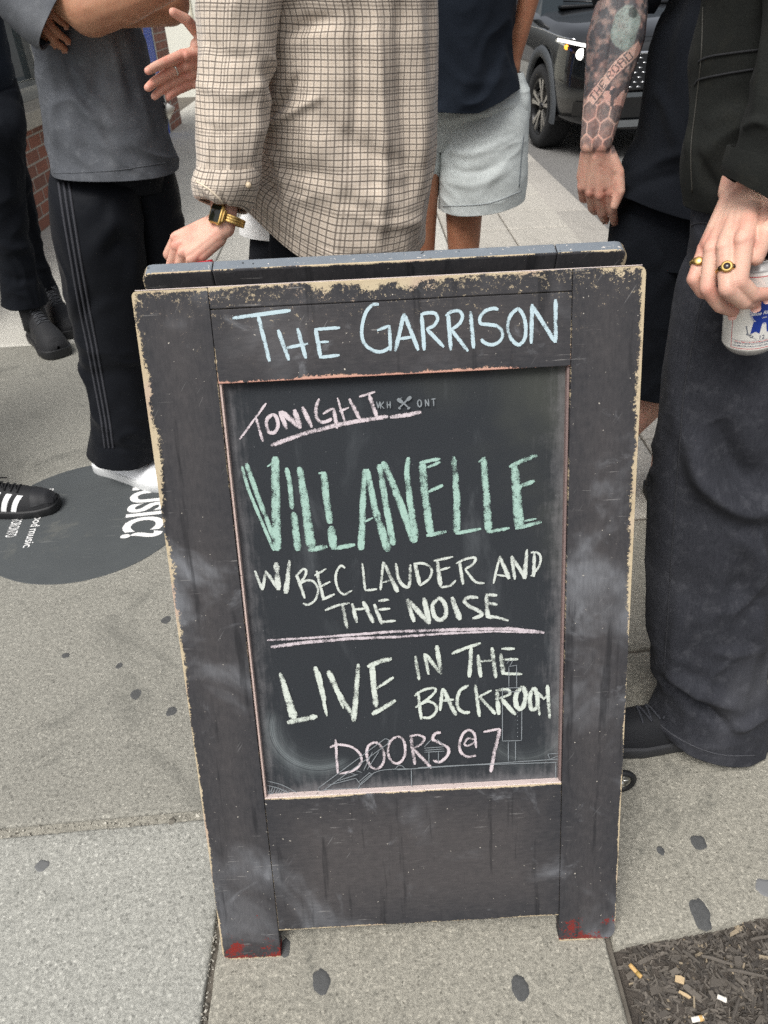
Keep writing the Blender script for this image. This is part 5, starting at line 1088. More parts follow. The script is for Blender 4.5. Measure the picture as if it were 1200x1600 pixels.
# ---- man in pale grey shorts
def man_in_shorts():
    t = empty('person', (.36, 2.85, 0), 'person in a black tee and pale grey fleece shorts standing behind the checked shirt', 'person')
    j = std_joints(.36, 2.86, 80, 1.76)
    for q, px in (('R', 724), ('L', 655)):
        j['knee'+q] = atY(px, 392, 2.82); j['ankle'+q] = V3(j['knee'+q][0], 2.86, .09); j['hip'+q] = V3(j['knee'+q][0], 2.85, .88)
    e = atY(828, -10, 2.86); w = atY(800, 104, 2.85); j['elbowR'] = e; j['wristR'] = w; j['shoulderR'] = V3(e[0]-.03, 2.86, 1.42)
    j['elbowL'] = V3(.14, 2.95, 1.12); j['wristL'] = V3(.20, 3.02, .95)
    vb, fb = base_body(j, 'LR', '', .84, .007, 1.26); person_body(t, [(vb, fb)], SK_tan, N_tan); hair_of(j, HAIR_d, t)
    rows = [rw((.36, 2.86, 1.48), .075, .07), rw((.36, 2.86, 1.455), .15, .10), rw((.36, 2.86, 1.38), .20, .14), rg(-60, 615, 806, 2.82, .78), rg(0, 615, 806, 2.82, .78), rg(50, 618, 804, 2.82, .78), rg(100, 618, 803, 2.82, .80), rg(135, 616, 808, 2.82, .82), rg(160, 614, 812, 2.82, .84)]
    def hem(th, t): k = sstep(t, .55, 1.); z = .075*np.clip(np.cos(th)-.25, 0, 1)*k-.01*np.clip(-np.sin(th), 0, 1)*k; return np.stack([0*z, 0*z, z], -1)
    cloth('tee_shirt', rows, M_navy, t, 140, 160, .006, .006, (7, 7, 4), .0005, 91, [([(700, 0), (720, 80), (770, 140)], 14, .008), ([(790, 40), (775, 100), (745, 150)], 10, -.008), ([(690, 90), (730, 130), (790, 120)], 10, .006)], hem)
    rows = [ra(j['shoulderR'], (.2, 0, -1), .085, .085, (0, 1, 0)), ra(j['shoulderR']*.5+e*.5, (.1, 0, -1), .078, .075, (0, 1, 0))]
    cloth('sleeve', rows, M_navy, t, 70, 50, .003, .003, seed=93)
    rows = [rg(112, 632, 818, 2.85, .50), rg(140, 630, 825, 2.85, .54), rg(165, 624, 827, 2.845, .56), rg(200, 630, 822, 2.85, .50), rg(232, 640, 806, 2.86, .44)]
    def pk(th, t): z = -.0*th*t; return np.stack([z, z, z], -1)
    o = cloth('shorts', rows, M_heather, t, 140, 80, .005, .004, (8, 8, 8), .0006, 95, [([(690, 190), (740, 180), (800, 165)], 6, .007), ([(700, 210), (750, 198), (810, 190)], 6, -.006), ([(815, 120), (822, 150), (824, 190)], 5, .006)], lip=(1, 0))
    rows = [rg(128, 676, 822, 2.85, .52), rg(165, 682, 826, 2.835, .66), rg(215, 686, 824, 2.825, .76), rg(250, 688, 822, 2.82, .85), rg(290, 687, 821, 2.82, .85), rg(316, 686, 819, 2.82, .85)]
    def hem2(th, t): k = sstep(t, .3, 1.); z = (.022*np.cos(th)-.012*np.clip(-np.sin(th), 0, 1))*k; return np.stack([0*z, 0*z, z], -1)
    o = cloth('shorts_leg', rows, M_heather, t, 120, 120, .005, .0035, (9, 9, 9), .0006, 97, [([(695, 235), (740, 240), (800, 215)], 6, .006), ([(690, 280), (740, 290), (800, 262)], 7, .005), ([(693, 262), (750, 268), (810, 240)], 6, -.005)], hem2)
    p = on_cloth(o, line_px([(692, 322), (730, 321), (770, 316), (815, 298)], 24), .0004)
    if len(p) > 4: seam('hem_stitch', p, plain('grey_stitch', S(150, 156, 158), .9), o, .0018)
    p = on_cloth(o, line_px([(818, 212), (814, 250), (811, 292)], 16), .0004)
    if len(p) > 4: seam('pocket_seam', p, plain('grey_piping', S(96, 102, 106), .9), o, .0022)
    rows = [rg(140, 630, 700, 2.87, .9), rg(225, 610, 690, 2.86, 1.2), rg(260, 610, 689, 2.86, 1.1), rg(300, 612, 685, 2.86, 1.0), rg(320, 613, 682, 2.86, 1.0)]
    cloth('shorts_leg', rows, M_heather, t, 90, 80, .005, .004, (9, 9, 9), .0006, 99)
    for q in 'LR': a = j['ankle'+q]; shoe(t, (a[0], a[1]-.06), radians(78), .28, M_leaw, M_rubw)
man_in_shorts()

# ---- tattooed man
def tattoo(v, wr, el, rad):
    """ink on the forearm: cells at the wrist, a lettered band, a pale patch and dark shading, laid round the arm"""
    ax = el-wr; L = np.linalg.norm(ax); ax = ax/L; q = v-wr; t = q@ax; qr = q-t[:, None]*ax
    z = nrm(-CF-ax*(-CF@ax)); x = nrm(np.cross(z, ax)); x = x if x@CR > 0 else -x     # across the arm, on the side facing the pavement edge
    an = np.arctan2(qr@x, qr@z); R = .034; a = an*R; col = np.ones((len(v), 3)); ink = np.array([.075, .145, .22])
    n1 = fbm(v*45, 3, 3); n2 = fbm(v*140, 3, 5); n3 = fbm(v*90, 2, 8)
    dk = np.zeros(len(v))
    w = .0325; h = w*1.1547; cx = a+.006; cy = t+.003
    best = np.full(len(v), 9.0); hid = np.zeros(len(v))
    r_ = np.round(cy/(h*.75))
    for dr in (-1, 0, 1):
        rr = r_+dr; off = np.where(np.mod(rr, 2) == 1, .5*w, 0); cc = np.round((cx-off)/w)
        px, py = cx-(cc*w+off), cy-rr*h*.75
        dd = np.maximum(np.abs(px), np.maximum(np.abs(px*.5+py*.8660), np.abs(px*.5-py*.8660)))
        hid = np.where(dd < best, rr*7+cc*3, hid); best = np.minimum(best, dd)
    cell = sstep(best, w*.5-.0009, w*.5-.0021); zone = sstep(t, -.012+.006*np.sin(a*120), -.004+.006*np.sin(a*120))*(1-sstep(t, .066, .076))
    shade = .72+.25*n2+.12*np.sin(hid*2.3); dk = np.maximum(dk, cell*zone*np.clip(shade, 0, 1)*.92)
    up = sstep(t, .068, .080)
    # band running up to the right with the lettering in it
    ba = radians(52); s = (a)*cos(ba)+(t-.118)*sin(ba); c = -(a)*sin(ba)+(t-.118)*cos(ba)
    band = (np.abs(c) < .0095)*(s > -.062)*(s < .055)
    edge = (np.abs(np.abs(c)-.0105) < .0013)*(s > -.066)*(s < .058)
    bg = up*np.clip(.84+.5*n1+.45*n2+.3*n3, .15, .96)
    bg = np.where(np.abs(a) > .034, np.maximum(bg, up*.72), bg)
    dk = np.maximum(dk, bg)
    dk = np.where(band > 0, .05, dk)
    font = dict(T="11111 00100 00100 00100 00100 00100 00100", H="10001 10001 10001 11111 10001 10001 10001", E="11111 10000 10000 11110 10000 10000 11111", R="11110 10001 10001 11110 10100 10010 10001", O="01110 10001 10001 10001 10001 10001 01110", A="01110 10001 10001 11111 10001 10001 10001", D="11110 10001 10001 10001 10001 10001 11110")
    x0 = -.058
    for ch in "THE ROAD":
        if ch == ' ': x0 += .006; continue
        g = np.array([[int(b) for b in r] for r in font[ch].split()]); cw = .0105
        u = (s-x0)/cw*5; vv = (.0072-c)/.0144*7; ok = (u >= 0) & (u < 5) & (vv >= 0) & (vv < 7)
        dk = np.where(ok, np.where(g[np.clip(vv.astype(int), 0, 6), np.clip(u.astype(int), 0, 4)] > 0, .92, dk), dk); x0 += .0128
    dk = np.where(edge > 0, .85, dk)
    # curved ribbon at the right, bare wedge beside it
    rr = np.hypot(a-.040, t-.070); arc = np.abs(rr-.030) < .0035; dk = np.where(arc & (t > .062), .9, dk); dk = np.where((rr < .024) & (t > .066) & (n3 < .25), .12, dk)
    dk = np.where((np.abs(a+.002) < .012) & (t > .070) & (t < .094) & (c < -.012) & (n3 < .1), .15, dk)
    zn = sstep(t, -.035, .03)[:, None]; col = col*(1-zn)+np.array([.86, .98, 1.08])*zn; col = col*(1-dk[:, None])+ink*dk[:, None]
    pa = np.hypot((a-.0035)/.022, (t-.185)/.040)+.25*n1; pm = sstep(pa, 1.0, .86)[:, None]
    pale = np.array([.33, .66, .80])*(1+.3*n2[:, None]); eye = sstep(np.hypot((a-.012)/.0065, (t-.208)/.009)+.2*n2, 1.1, .8)[:, None]
    pale = pale*(1-eye*.7); lines = sstep(np.abs(n3), .05, .02)[:, None]*.45; pale = pale*(1-lines)
    col = col*(1-pm)+pale*pm
    return np.clip(col, .05, 1.1)
def tattooed_man():
    wr = V3(.4466, 1.5225, .9563); el = atY(974, -8, 1.585)
    t = empty('person', (.72, 1.62, 0), 'person in a black tee and shorts with a tattooed right forearm hanging down', 'person')
    j = std_joints(.80, 1.68, -95, 1.80); j['wristR'] = wr; j['elbowR'] = el; j['shoulderR'] = V3(el[0]+.05, 1.66, 1.45); j['shoulderL'] = V3(.98, 1.70, 1.45)
    fl = dict(index=(14, 16, 11, 4), middle=(20, 24, 16, 3), ring=(24, 28, 18, 3), pinky=(28, 30, 20, 0))
    v1, f1, n1, J1 = hand(wr, (.15, .16, -.975), (-.40, -.90, -.1), 'R', fl, [(.5, .86, .1), (.17, .95, .25), (-.29, .93, .22)], 1.0, el, r0=.0270, r1=.041)
    legs(j, 'R', (.66, 1.64, .9), atY(1014, 620, 1.60), (.53, 1.66, .10)); legs(j, 'L', (.80, 1.65, .9), (.80, 1.66, .5), (.80, 1.70, .10))
    vb, fb = base_body(j, 'L', 'R', .84, .008, 1.15)
    person_body(t, [(vb, fb), (v1, f1, tattoo(v1, wr, el, .034)*flush(v1, J1))], SK_pink, N_pale, nails=n1); hair_of(j, HAIR_d, t)
    rows = [rw((.80, 1.68, 1.51), .075, .07), rw((.80, 1.68, 1.485), .15, .10), rw((.79, 1.67, 1.40), .19, .13), rg(-40, 1052, 1330, 1.60, .66), rg(0, 1046, 1330, 1.60, .66), rg(40, 1024, 1325, 1.60, .66), rg(80, 1011, 1320, 1.60, .66), rg(150, 1001, 1315, 1.59, .66), rg(220, 992, 1310, 1.58, .66), rg(270, 977, 1305, 1.575, .66), rg(312, 962, 1300, 1.57, .68)]
    def hem(th, t_): k = sstep(t_, .7, 1.); z = -.022*np.clip(np.cos(th)*.4-np.sin(th), 0, 1)*k+.012*np.clip(-np.cos(th), 0, 1)*k; return np.stack([0*z, 0*z, z], -1)
    cloth('tee_shirt', rows, M_black, t, 150, 170, .010, .011, (7, 7, 5), .0005, 111, [([(985, 280), (1030, 250), (1075, 240)], 9, .010), ([(970, 310), (1010, 285), (1060, 270)], 7, -.008), ([(1010, 140), (1040, 180), (1060, 240)], 12, .007)], hem)
    rows = [ra(j['shoulderR']+V3(.02, 0, .02), (-.1, 0, -1), .10, .09, (0, 1, 0)), ra(atY(985, -90, 1.62), (-.1, 0, -1), .10, .09, (0, 1, 0)), rg(-30, 916, 1040, 1.60, .8), rg(2, 926, 1032, 1.60, .8), rg(22, 936, 1022, 1.60, .8)]
    cloth('sleeve', rows, M_black, t, 90, 80, .004, .004, (10, 10, 6), .0005, 113)
    rows = [ra(j['shoulderL'], (.3, 0, -1), .09, .085, (0, 1, 0)), ra(j['elbowL']*.7+j['shoulderL']*.3, (.2, 0, -1), .085, .08, (0, 1, 0))]
    cloth('sleeve', rows, M_black, t, 70, 50, .004, .004, seed=115)
    rows = [rg(290, 972, 1290, 1.60, .55), rg(330, 962, 1290, 1.59, .6), rg(400, 955, 1290, 1.59, .6)]
    cloth('shorts', rows, M_black, t, 110, 50, .004, .004, (10, 10, 6), seed=116, lip=(0, 0))
    rows = [rg(325, 960, 1110, 1.59, .85), rg(400, 953, 1110, 1.58, .85), rg(480, 956, 1108, 1.58, .85), rg(560, 962, 1100, 1.58, .85), rg(604, 966, 1096, 1.58, .85)]
    cloth('shorts_leg', rows, M_black, t, 100, 130, .006, .005, (9, 9, 5), .0005, 117)
    rows = [rg(325, 1110, 1290, 1.62, .85), rg(480, 1115, 1290, 1.62, .85), rg(604, 1115, 1280, 1.62, .85)]
    cloth('shorts_leg', rows, M_black, t, 80, 90, .006, .005, (9, 9, 5), .0005, 118)
    for q in 'LR': a = j['ankle'+q]; shoe(t, (a[0], a[1]+.06), radians(-95), .29, M_leak, M_rubk)
tattooed_man()

# ---- man with the can
CANR = .033
def can_geo(base, axis):
    ax = nrm(axis); vx = nrm(np.cross(ax, CF)); vx = vx if vx@CR > 0 else -vx; vz = nrm(np.cross(vx, ax)); vz = vz if vz@CF < 0 else -vz
    return ax, vx, vz
def man_with_can():
    Yc = .865
    bot = atY(1171, 541, Yc); top = atY(1175, 409, Yc); cax = nrm(top-bot+V3(.004, -.004, 0)); HC = .122
    base = bot; axis, vx, vz = can_geo(base, cax)
    t = empty('person', (.56, 1.02, 0), 'person in dark jacket and faded black jeans, holding a drink can in a ringed hand', 'person')
    j = std_joints(.60, 1.04, -90, 1.84)
    wr = V3(.4488, .9100, 1.0088); el = atY(1252, 60, .99); j['wristR'] = wr; j['elbowR'] = el; j['shoulderR'] = V3(.50, 1.02, 1.48); j['shoulderL'] = V3(.80, 1.06, 1.47)
    fl = dict(index=(32, 61, 36, -12), middle=(27, 72, 27, 4), ring=(26, 57, 27, -7), pinky=(12, 68, 31, -12))
    v1, f1, n1, J1 = hand(wr, (-.466, -.686, -.559), (-.873, -.429, .232), 'R', fl, [(.69, .58, -.44), (-.25, .89, .37), (-.35, .85, -.39)], 1.0, el, vox=.0014, r0=.0285, r1=.037, it=4)
    legs(j, 'R', atY(1182, 330, 1.03), atY(1120, 740, .98), atY(1100, 1105, .93)); legs(j, 'L', (.74, 1.10, .92), (.76, 1.12, .5), (.77, 1.14, .10))
    vb, fb = base_body(j, 'L', 'R', .80, .008)
    person_body(t, [(vb, fb), (v1, f1, flush(v1, J1))], SK_pale, N_pale, nails=n1); hair_of(j, HAIR_b, t)
    # rings
    def ring(i, tt, r, oval, stones, nm):
        a, b = J1[i][0], J1[i][1]; d = nrm(b-a); c = a+(b-a)*tt; o_ = nrm(-CF-d*(-CF@d)+J1['frame'][2]*.8); o_ = nrm(o_-d*(o_@d)); q = np.cross(d, o_)
        mb = MB(); m = 40; V = []
        for k in range(m):
            x = 2*pi*k/m; w = .0016+.0030*max(0, cos(x))**3
            for dr, dw in ((0, -1), (.0012, -1), (.0018, 0), (.0012, 1), (0, 1)): V.append(c+(r+dr)*(cos(x)*o_+sin(x)*q)+d*w*dw)
        mb.add(V, [(k*5+u, k*5+u+1, ((k+1) % m)*5+u+1, ((k+1) % m)*5+u) for k in range(m) for u in range(4)])
        if oval: mb.tube([c+o_*(r-.0005)+0*d, c+o_*(r+.0022), c+o_*(r+.0030)], [oval*1.0, oval, oval*.8], 20)
        ro = mb.build(nm, M_gold, t)
        if stones:
            mb = MB()
            for an, rr in ((.62, .0023), (-.62, .0023)):
                cc = c+(r+.0016)*(cos(an)*o_+sin(an)*q); mb.tube([cc-.0003*o_, cc+(cos(an)*o_+sin(an)*q)*.0007], rr, 12)
            mb.tube([c+o_*(r+.0029), c+o_*(r+.0034)], [oval*.62, oval*.55], 16); mb.build('stone', plain('dark_stone', S(40, 26, 18), .15, bump=0), ro)
    ring('middle', .56, .0104, .0065, True, 'ring'); ring('pinky', .50, .0094, .0050, False, 'ring')
    # jacket, sleeve
    rows = [rw((.60, 1.04, 1.54), .075, .07), rw((.60, 1.04, 1.515), .15, .11), rw((.60, 1.04, 1.44), .20, .15), rg(-90, 1092, 1530, .99, .50), rg(-40, 1092, 1530, .99, .50), rg(20, 1089, 1530, .99, .50), rg(80, 1083, 1530, .99, .50), rg(140, 1079, 1530, .99, .50), rg(190, 1073, 1530, .985, .50), rg(235, 1066, 1520, .98, .50), rg(280, 1067, 1510, .98, .50), rg(318, 1074, 1500, .98, .48)]
    def hem(th, t_): k = sstep(t_, .75, 1.); z = (.028*np.clip(np.cos(th)+.55, 0, 1.5)-.004)*k*.6; return np.stack([0*z, 0*z, z], -1)
    o = cloth('jacket', rows, M_oliv, t, 170, 200, .009, .009, (8, 8, 5), .0006, 121, [([(1078, 120), (1076, 180), (1070, 240)], 7, .008), ([(1090, 240), (1105, 275), (1120, 300)], 9, -.007), ([(1100, 200), (1130, 180), (1165, 175)], 14, .006)], hem, (0, 1), .02)
    for pts in (([(1092, 96), (1110, 88), (1150, 82), (1184, 78)]), ([(1086, 132), (1094, 124), (1130, 116), (1178, 108)])):
        p = on_cloth(o, line_px(pts, 30), .0006)
        if len(p) > 4: seam('pocket_welt', p, M_stitch_d, o, .0013)
    p = on_cloth(o, line_px([(1099, 10), (1096, 90), (1088, 160), (1080, 230), (1082, 300)], 40), .0006)
    if len(p) > 4: seam('zip_edge', p, plain('zip_edge_highlight', S(44, 43, 38), .7), o, .0009)  # zip line in a paler colour that paints the highlight along the jacket edge
    rows = [ra(j['shoulderR']+V3(.02, 0, .02), (.05, -.1, -1), .105, .095, (0, 1, 0)), ra((.535, .99, 1.33), (.05, -.1, -1), .095, .09, (0, 1, 0)), rg(-60, 1188, 1330, .93, .85), rg(20, 1190, 1320, .91, .85), rg(90, 1184, 1306, .90, .85), rg(160, 1172, 1296, .885, .85), rg(215, 1160, 1280, .88, .85), rg(244, 1150, 1268, .875, .85)]
    cloth('sleeve', rows, M_oliv, t, 120, 150, .005, .0045, (10, 10, 6), .0006, 123, [([(1165, 200), (1185, 190), (1200, 195)], 8, .007), ([(1185, 40), (1192, 100), (1180, 180)], 9, .005)])
    def chem(th, t_): z = -.006*np.cos(th)*sstep(t_, .2, 1); x = .012*np.cos(th)*0; return np.stack([0*z, 0*z, z], -1)
    rows = [ra(atY(1206, 238, .875), (-.16, -.03, -.98), .047, .045, (0, 1, 0)), ra(atY(1198, 262, .873), (-.22, -.03, -.97), .0475, .046, (0, 1, 0)), ra(atY(1190, 285, .871), (-.30, -.03, -.95), .046, .044, (0, 1, 0)), ra(atY(1184, 305, .870), (-.36, -.03, -.93), .0435, .042, (0, 1, 0))]
    cu = cloth('cuff', rows, M_oliv, t, 110, 50, .002, .0018, (16, 16, 10), .0004, 125, (), chem)
    dl = j['elbowL']-j['shoulderL']; el_ = j['wristL']-j['elbowL']
    cloth('sleeve', [ra(j['shoulderL']+V3(-.03, 0, .02), dl, .105, .10, (0, 1, 0)), ra(j['shoulderL']*.5+j['elbowL']*.5, dl, .092, .088, (0, 1, 0)), ra(j['elbowL'], dl+el_, .082, .080, (0, 1, 0)), ra(j['elbowL']*.5+j['wristL']*.5, el_, .070, .068, (0, 1, 0)), ra(j['wristL'], el_, .055, .052, (0, 1, 0))], M_oliv, t, 90, 110, .006, .006, (10, 10, 6), seed=128)
    # jeans
    rows = [rg(270, 1090, 1395, 1.0, .55), rg(330, 1085, 1395, 1.0, .56), rg(400, 1076, 1390, 1.0, .52)]
    cloth('jeans_seat', rows, M_denim, t, 120, 60, .003, .003, (10, 10, 6), seed=126, lip=(0, 0))
    rows = [rg(320, 1087, 1262, .985, .82), rg(400, 1074, 1258, .98, .80), rg(470, 1058, 1252, .975, .80), rg(570, 1040, 1244, .965, .80), rg(650, 1028, 1234, .955, .80), rg(730, 1020, 1222, .95, .80), rg(850, 1013, 1208, .935, .80), rg(950, 1012, 1196, .92, .80), rg(1010, 1014, 1192, .91, .80), rg(1050, 1020, 1190, .905, .80), rg(1090, 1026, 1194, .90, .80), rg(1132, 1014, 1202, .90, .78)]
    def hem2(th, t_): k = sstep(t_, .80, 1.); z = (-.016*np.cos(th)-.020*np.clip(-np.sin(th), 0, 1)+.018)*k; return np.stack([0*z, 0*z, z], -1)
    cr = [([(1082, 700), (1098, 745), (1140, 785), (1180, 795), (1198, 770)], 18, .030), ([(1120, 660), (1150, 730), (1185, 755)], 24, -.022), ([(1034, 1066), (1075, 1092), (1140, 1138)], 9, -.022), ([(1040, 1050), (1090, 1078), (1150, 1105)], 12, .018), ([(1140, 1140), (1175, 1125), (1200, 1112)], 8, .014), ([(1185, 950), (1180, 990), (1190, 1020)], 10, .012), ([(1060, 930), (1056, 1000), (1052, 1060)], 12, .006), ([(1110, 1020), (1150, 1020), (1185, 1012)], 9, .006), ([(1150, 830), (1180, 870), (1185, 930)], 18, .016), ([(1050, 560), (1060, 650), (1075, 700)], 14, .005), ([(1100, 400), (1090, 480), (1075, 560)], 10, -.004)]
    o = cloth('jeans_leg', rows, M_denim, t, 190, 330, .006, .0045, (13, 13, 2.0), .0005, 127, cr, hem2, (0, 1), .03)
    p = on_cloth(o, line_px([(1096, 470), (1078, 560), (1068, 620), (1062, 700), (1056, 780), (1050, 860), (1044, 960), (1038, 1040)], 90), .0004)
    if len(p) > 6: seam('side_seam', p, M_stitch, o, .0011)
    p = on_cloth(o, line_px([(1081, 352), (1095, 348), (1130, 352)], 20), .0005)
    if len(p) > 3: seam('pocket_stitch', p, M_stitch, o, .0012)
    p = on_cloth(o, line_px([(1024, 1126), (1055, 1150), (1095, 1170), (1135, 1180), (1180, 1180)], 40), .0004)
    if len(p) > 3: seam('hem_stitch', p, plain('faded_hem', S(66, 67, 72), .9), o, .0011)
    rows = [rg(320, 1250, 1400, 1.06, 1.0), rg(500, 1255, 1400, 1.08, 1.0), rg(750, 1224, 1390, 1.08, 1.0), rg(950, 1197, 1370, 1.09, 1.0), rg(1020, 1189, 1360, 1.09, 1.0), rg(1090, 1205, 1360, 1.09, 1.0)]
    cloth('jeans_leg', rows, M_denim, t, 90, 140, .006, .005, (9, 9, 5), .0005, 129)
    hh = atZ(1150, 1166, 0); tp = atZ(966, 1176, 0); a = atan2(tp[1]-hh[1], tp[0]-hh[0])
    mlk = plain('navy_black_suede', S(20, 22, 27), .8, bump=.4)
    s, up = shoe(t, (hh[0]+.02, hh[1]+.03), a, .29, mlk, plain('dark_grey_rubber', S(46, 47, 50), .7), plain('grey_black_lace', S(52, 54, 60), .9), 'trainer', .028, .92, .98, 5, 0.0, .50)
    shoe(t, (.80, 1.16, 0), radians(-75), .29, mlk, M_rubk, M_rubk, 'trainer', .030, 1.0)
    # ---------------- the can, a thing of its own in his hand
    c = empty('drink_can', base, 'white beer can with a blue ribbon emblem, held by the hand with gold rings', 'can')
    prof = [(0.0, .0240), (.0015, .0262), (.006, .0300), (.012, CANR), (.106, CANR), (.112, .0315), (.1165, .0278), (.1185, .0266), (.1205, .0270), (.1215, .0266)]
    hs_ = np.unique(np.r_[np.linspace(0, .012, 10), np.linspace(.012, .106, 230), np.linspace(.106, .1215, 22)]); rs = np.interp(hs_, [q[0] for q in prof], [q[1] for q in prof])
    nu = 520; th = np.linspace(-pi, pi, nu, endpoint=False); A_, Hh = np.meshgrid(th, hs_); RR = rs[:, None]*np.ones((1, nu))
    # angle 0 faces the street side where the emblem's middle sits
    rot = -.14; P = base+Hh[..., None]*axis+RR[..., None]*(np.sin(A_+rot)[..., None]*vx+np.cos(A_+rot)[..., None]*vz)
    w = A_*CANR*1000; z = Hh*1000                       # label in millimetres
    colr = np.ones(P.shape)*np.array(S(228, 226, 220)[:3]); blue = np.array(S(32, 60, 150)[:3]); redc = np.array(S(196, 34, 52)[:3]); grey = np.array(S(120, 124, 132)[:3]); navy = np.array(S(40, 48, 84)[:3])
    def paint(m, cc): colr[m] = cc
    silver = np.array(S(170, 168, 166)[:3]); paint(z > 110, silver); paint(z < 9.5, silver); paint((np.abs(z-106) < .45), redc)
    fr = np.abs(w) < 37; paint((np.abs(np.abs(w)-37) < .35) & (z > 14) & (z < 100), redc); paint(fr & (np.abs(z-14) < .4), redc); paint(fr & (np.abs(z-16.4) < .28), navy); paint(fr & (np.abs(z-24.6) < .28), navy); paint(fr & (np.abs(z-21.8) < .16), navy); paint(fr & (np.abs(z-19.2) < .16), navy)
    e = np.hypot(w, z-62); ang = np.arctan2(z-62, w); paint(e < 16.3+.55*np.cos(ang*36), blue); paint((e < 15.6) & (e > 15.0), np.array([.8, .8, .8])); paint(e < 15.0, blue)
    for sg in (-1, 1):
        cx = sg*(7.2+(48-z)*.16); paint((np.abs(w-cx) < 5.2) & (z < 50) & (z > 33.5+np.abs(w-cx)*.55*0+3.2*(1-np.abs(w-cx)/5.2)), blue)
    d = (w*.94-(z-40)*.32); paint((np.abs(w-24) < 6.5) & (z > 34+(w-24)*.4) & (z < 44+(w-24)*.3) & (w > 16.5), redc)
    for k in range(7): paint(np.hypot((w+19.5-.35*k)/.95, (z-44+1.5*k)/.9) < 1, grey)
    for (x_, y_, r1, r2) in ((-17.5, 33.5, 1.7, 1.4), (-14.6, 32.2, 1.7, 1.4), (-13.2, 29.4, 1.6, .9), (-11.5, 30.6, .9, 1.6)): paint(np.hypot((w-x_)/r1, (z-y_)/r2) < 1, grey)
    paint((np.abs((z-30)+(w+14)*.55) < .35) & (w > -15) & (w < -7), grey)
    rng_ = np.random.default_rng(3); tx = (_hash((w*2.2).astype(int), (z*1.3).astype(int), np.zeros_like(w, int), 5) > .45)
    for yy, cc in ((23.2, redc), (20.5, navy), (17.8, navy)): paint(fr & (np.abs(z-yy) < .55) & tx & (np.abs(w) < 33), cc)
    V = P.reshape(-1, 3); n = len(hs_); F = [(i*nu+k, i*nu+(k+1) % nu, (i+1)*nu+(k+1) % nu, (i+1)*nu+k) for i in range(n-1) for k in range(nu)]
    MC = Mat('printed_can'); MC.set(base=MC.attr('Col'), rough=.28, metal=.15, normal=MC.bump(MC.noise(MC.pos(), 60, 3), .05, .001))
    mesh_obj('can_body', V, F, MC.m, c, True, None, None, None, colr.reshape(-1, 3))
    alu = plain('bare_aluminium', S(200, 198, 194), .3, 1.0, var=.05, bump=.05)
    mb = MB()
    def circ(r, hgt, m=48): return [base+axis*hgt+r*(sin(q)*vx+cos(q)*vz) for q in np.linspace(0, 2*pi, m, endpoint=False)]
    R_ = [(.0266, .1215), (.0258, .1222), (.0248, .1215), (.0238, .1180), (.0225, .1178), (.0218, .1186), (.0001, .1186)]; V = sum([circ(*q) for q in R_], []); m = 48
    mb.add(V, [(i*m+k, i*m+(k+1) % m, (i+1)*m+(k+1) % m, (i+1)*m+k) for i in range(len(R_)-1) for k in range(m)]); lid = mb.build('lid', alu, c)
    oc = base+axis*.1188+vz*.009+vx*.006; v = [oc+(.0085*cos(q)*vx+.0070*sin(q)*vz) for q in np.linspace(0, 2*pi, 24, endpoint=False)]; mesh_obj('opening', v, [tuple(range(24))], plain('dark_inside', S(14, 12, 11), .5), lid)
    mb = MB(); mb.tube(catmull([base+axis*.1195-vz*.014+vx*.0, base+axis*.1205-vz*.010+vx*.007, base+axis*.1205+vz*.001+vx*.006, base+axis*.1195+vz*.004, base+axis*.1205+vz*.001-vx*.006, base+axis*.1205-vz*.010-vx*.007, base+axis*.1195-vz*.014], 26), .0011, 6); mb.build('pull_tab', alu, lid)
    def wrap_text(s, size, cx, cz, mat, nm, shear=0.0, arc=0.0, bold=.0):
        cu_ = bpy.data.curves.new('t', 'FONT'); cu_.body = s; cu_.size = size; cu_.align_x = 'CENTER'; cu_.shear = shear; cu_.resolution_u = 3; cu_.offset = bold
        o_ = bpy.data.objects.new('t', cu_); COL.objects.link(o_); me = bpy.data.meshes.new_from_object(o_.evaluated_get(bpy.context.evaluated_depsgraph_get())); bpy.data.objects.remove(o_)
        q = np.array([tuple(k.co) for k in me.vertices]); f = [tuple(p.vertices) for p in me.polygons]
        x_ = q[:, 0]+cx; y_ = q[:, 1]+cz-arc*(q[:, 0]**2); a_ = x_/CANR+rot
        return mesh_obj(nm, base+y_[:, None]*axis+(CANR+.00022)*(np.sin(a_)[:, None]*vx+np.cos(a_)[:, None]*vz), f, mat, c, False)
    mw = plain('white_print', S(235, 235, 235), .35, var=.02); mn = plain('navy_print', S(36, 44, 84), .35, var=.05)
    wrap_text("Blue Ribbon", .0062, 0, .0585, mw, 'label_lettering', .25, 3.0, .00012); wrap_text("BEER", .0026, 0, .0535, mw, 'label_lettering'); wrap_text("12", .0075, -.0015, .0262, mn, 'label_lettering', 0, 0, .00005)
    return J1
man_with_can()
tag(bpy.data.objects['drink_can'])

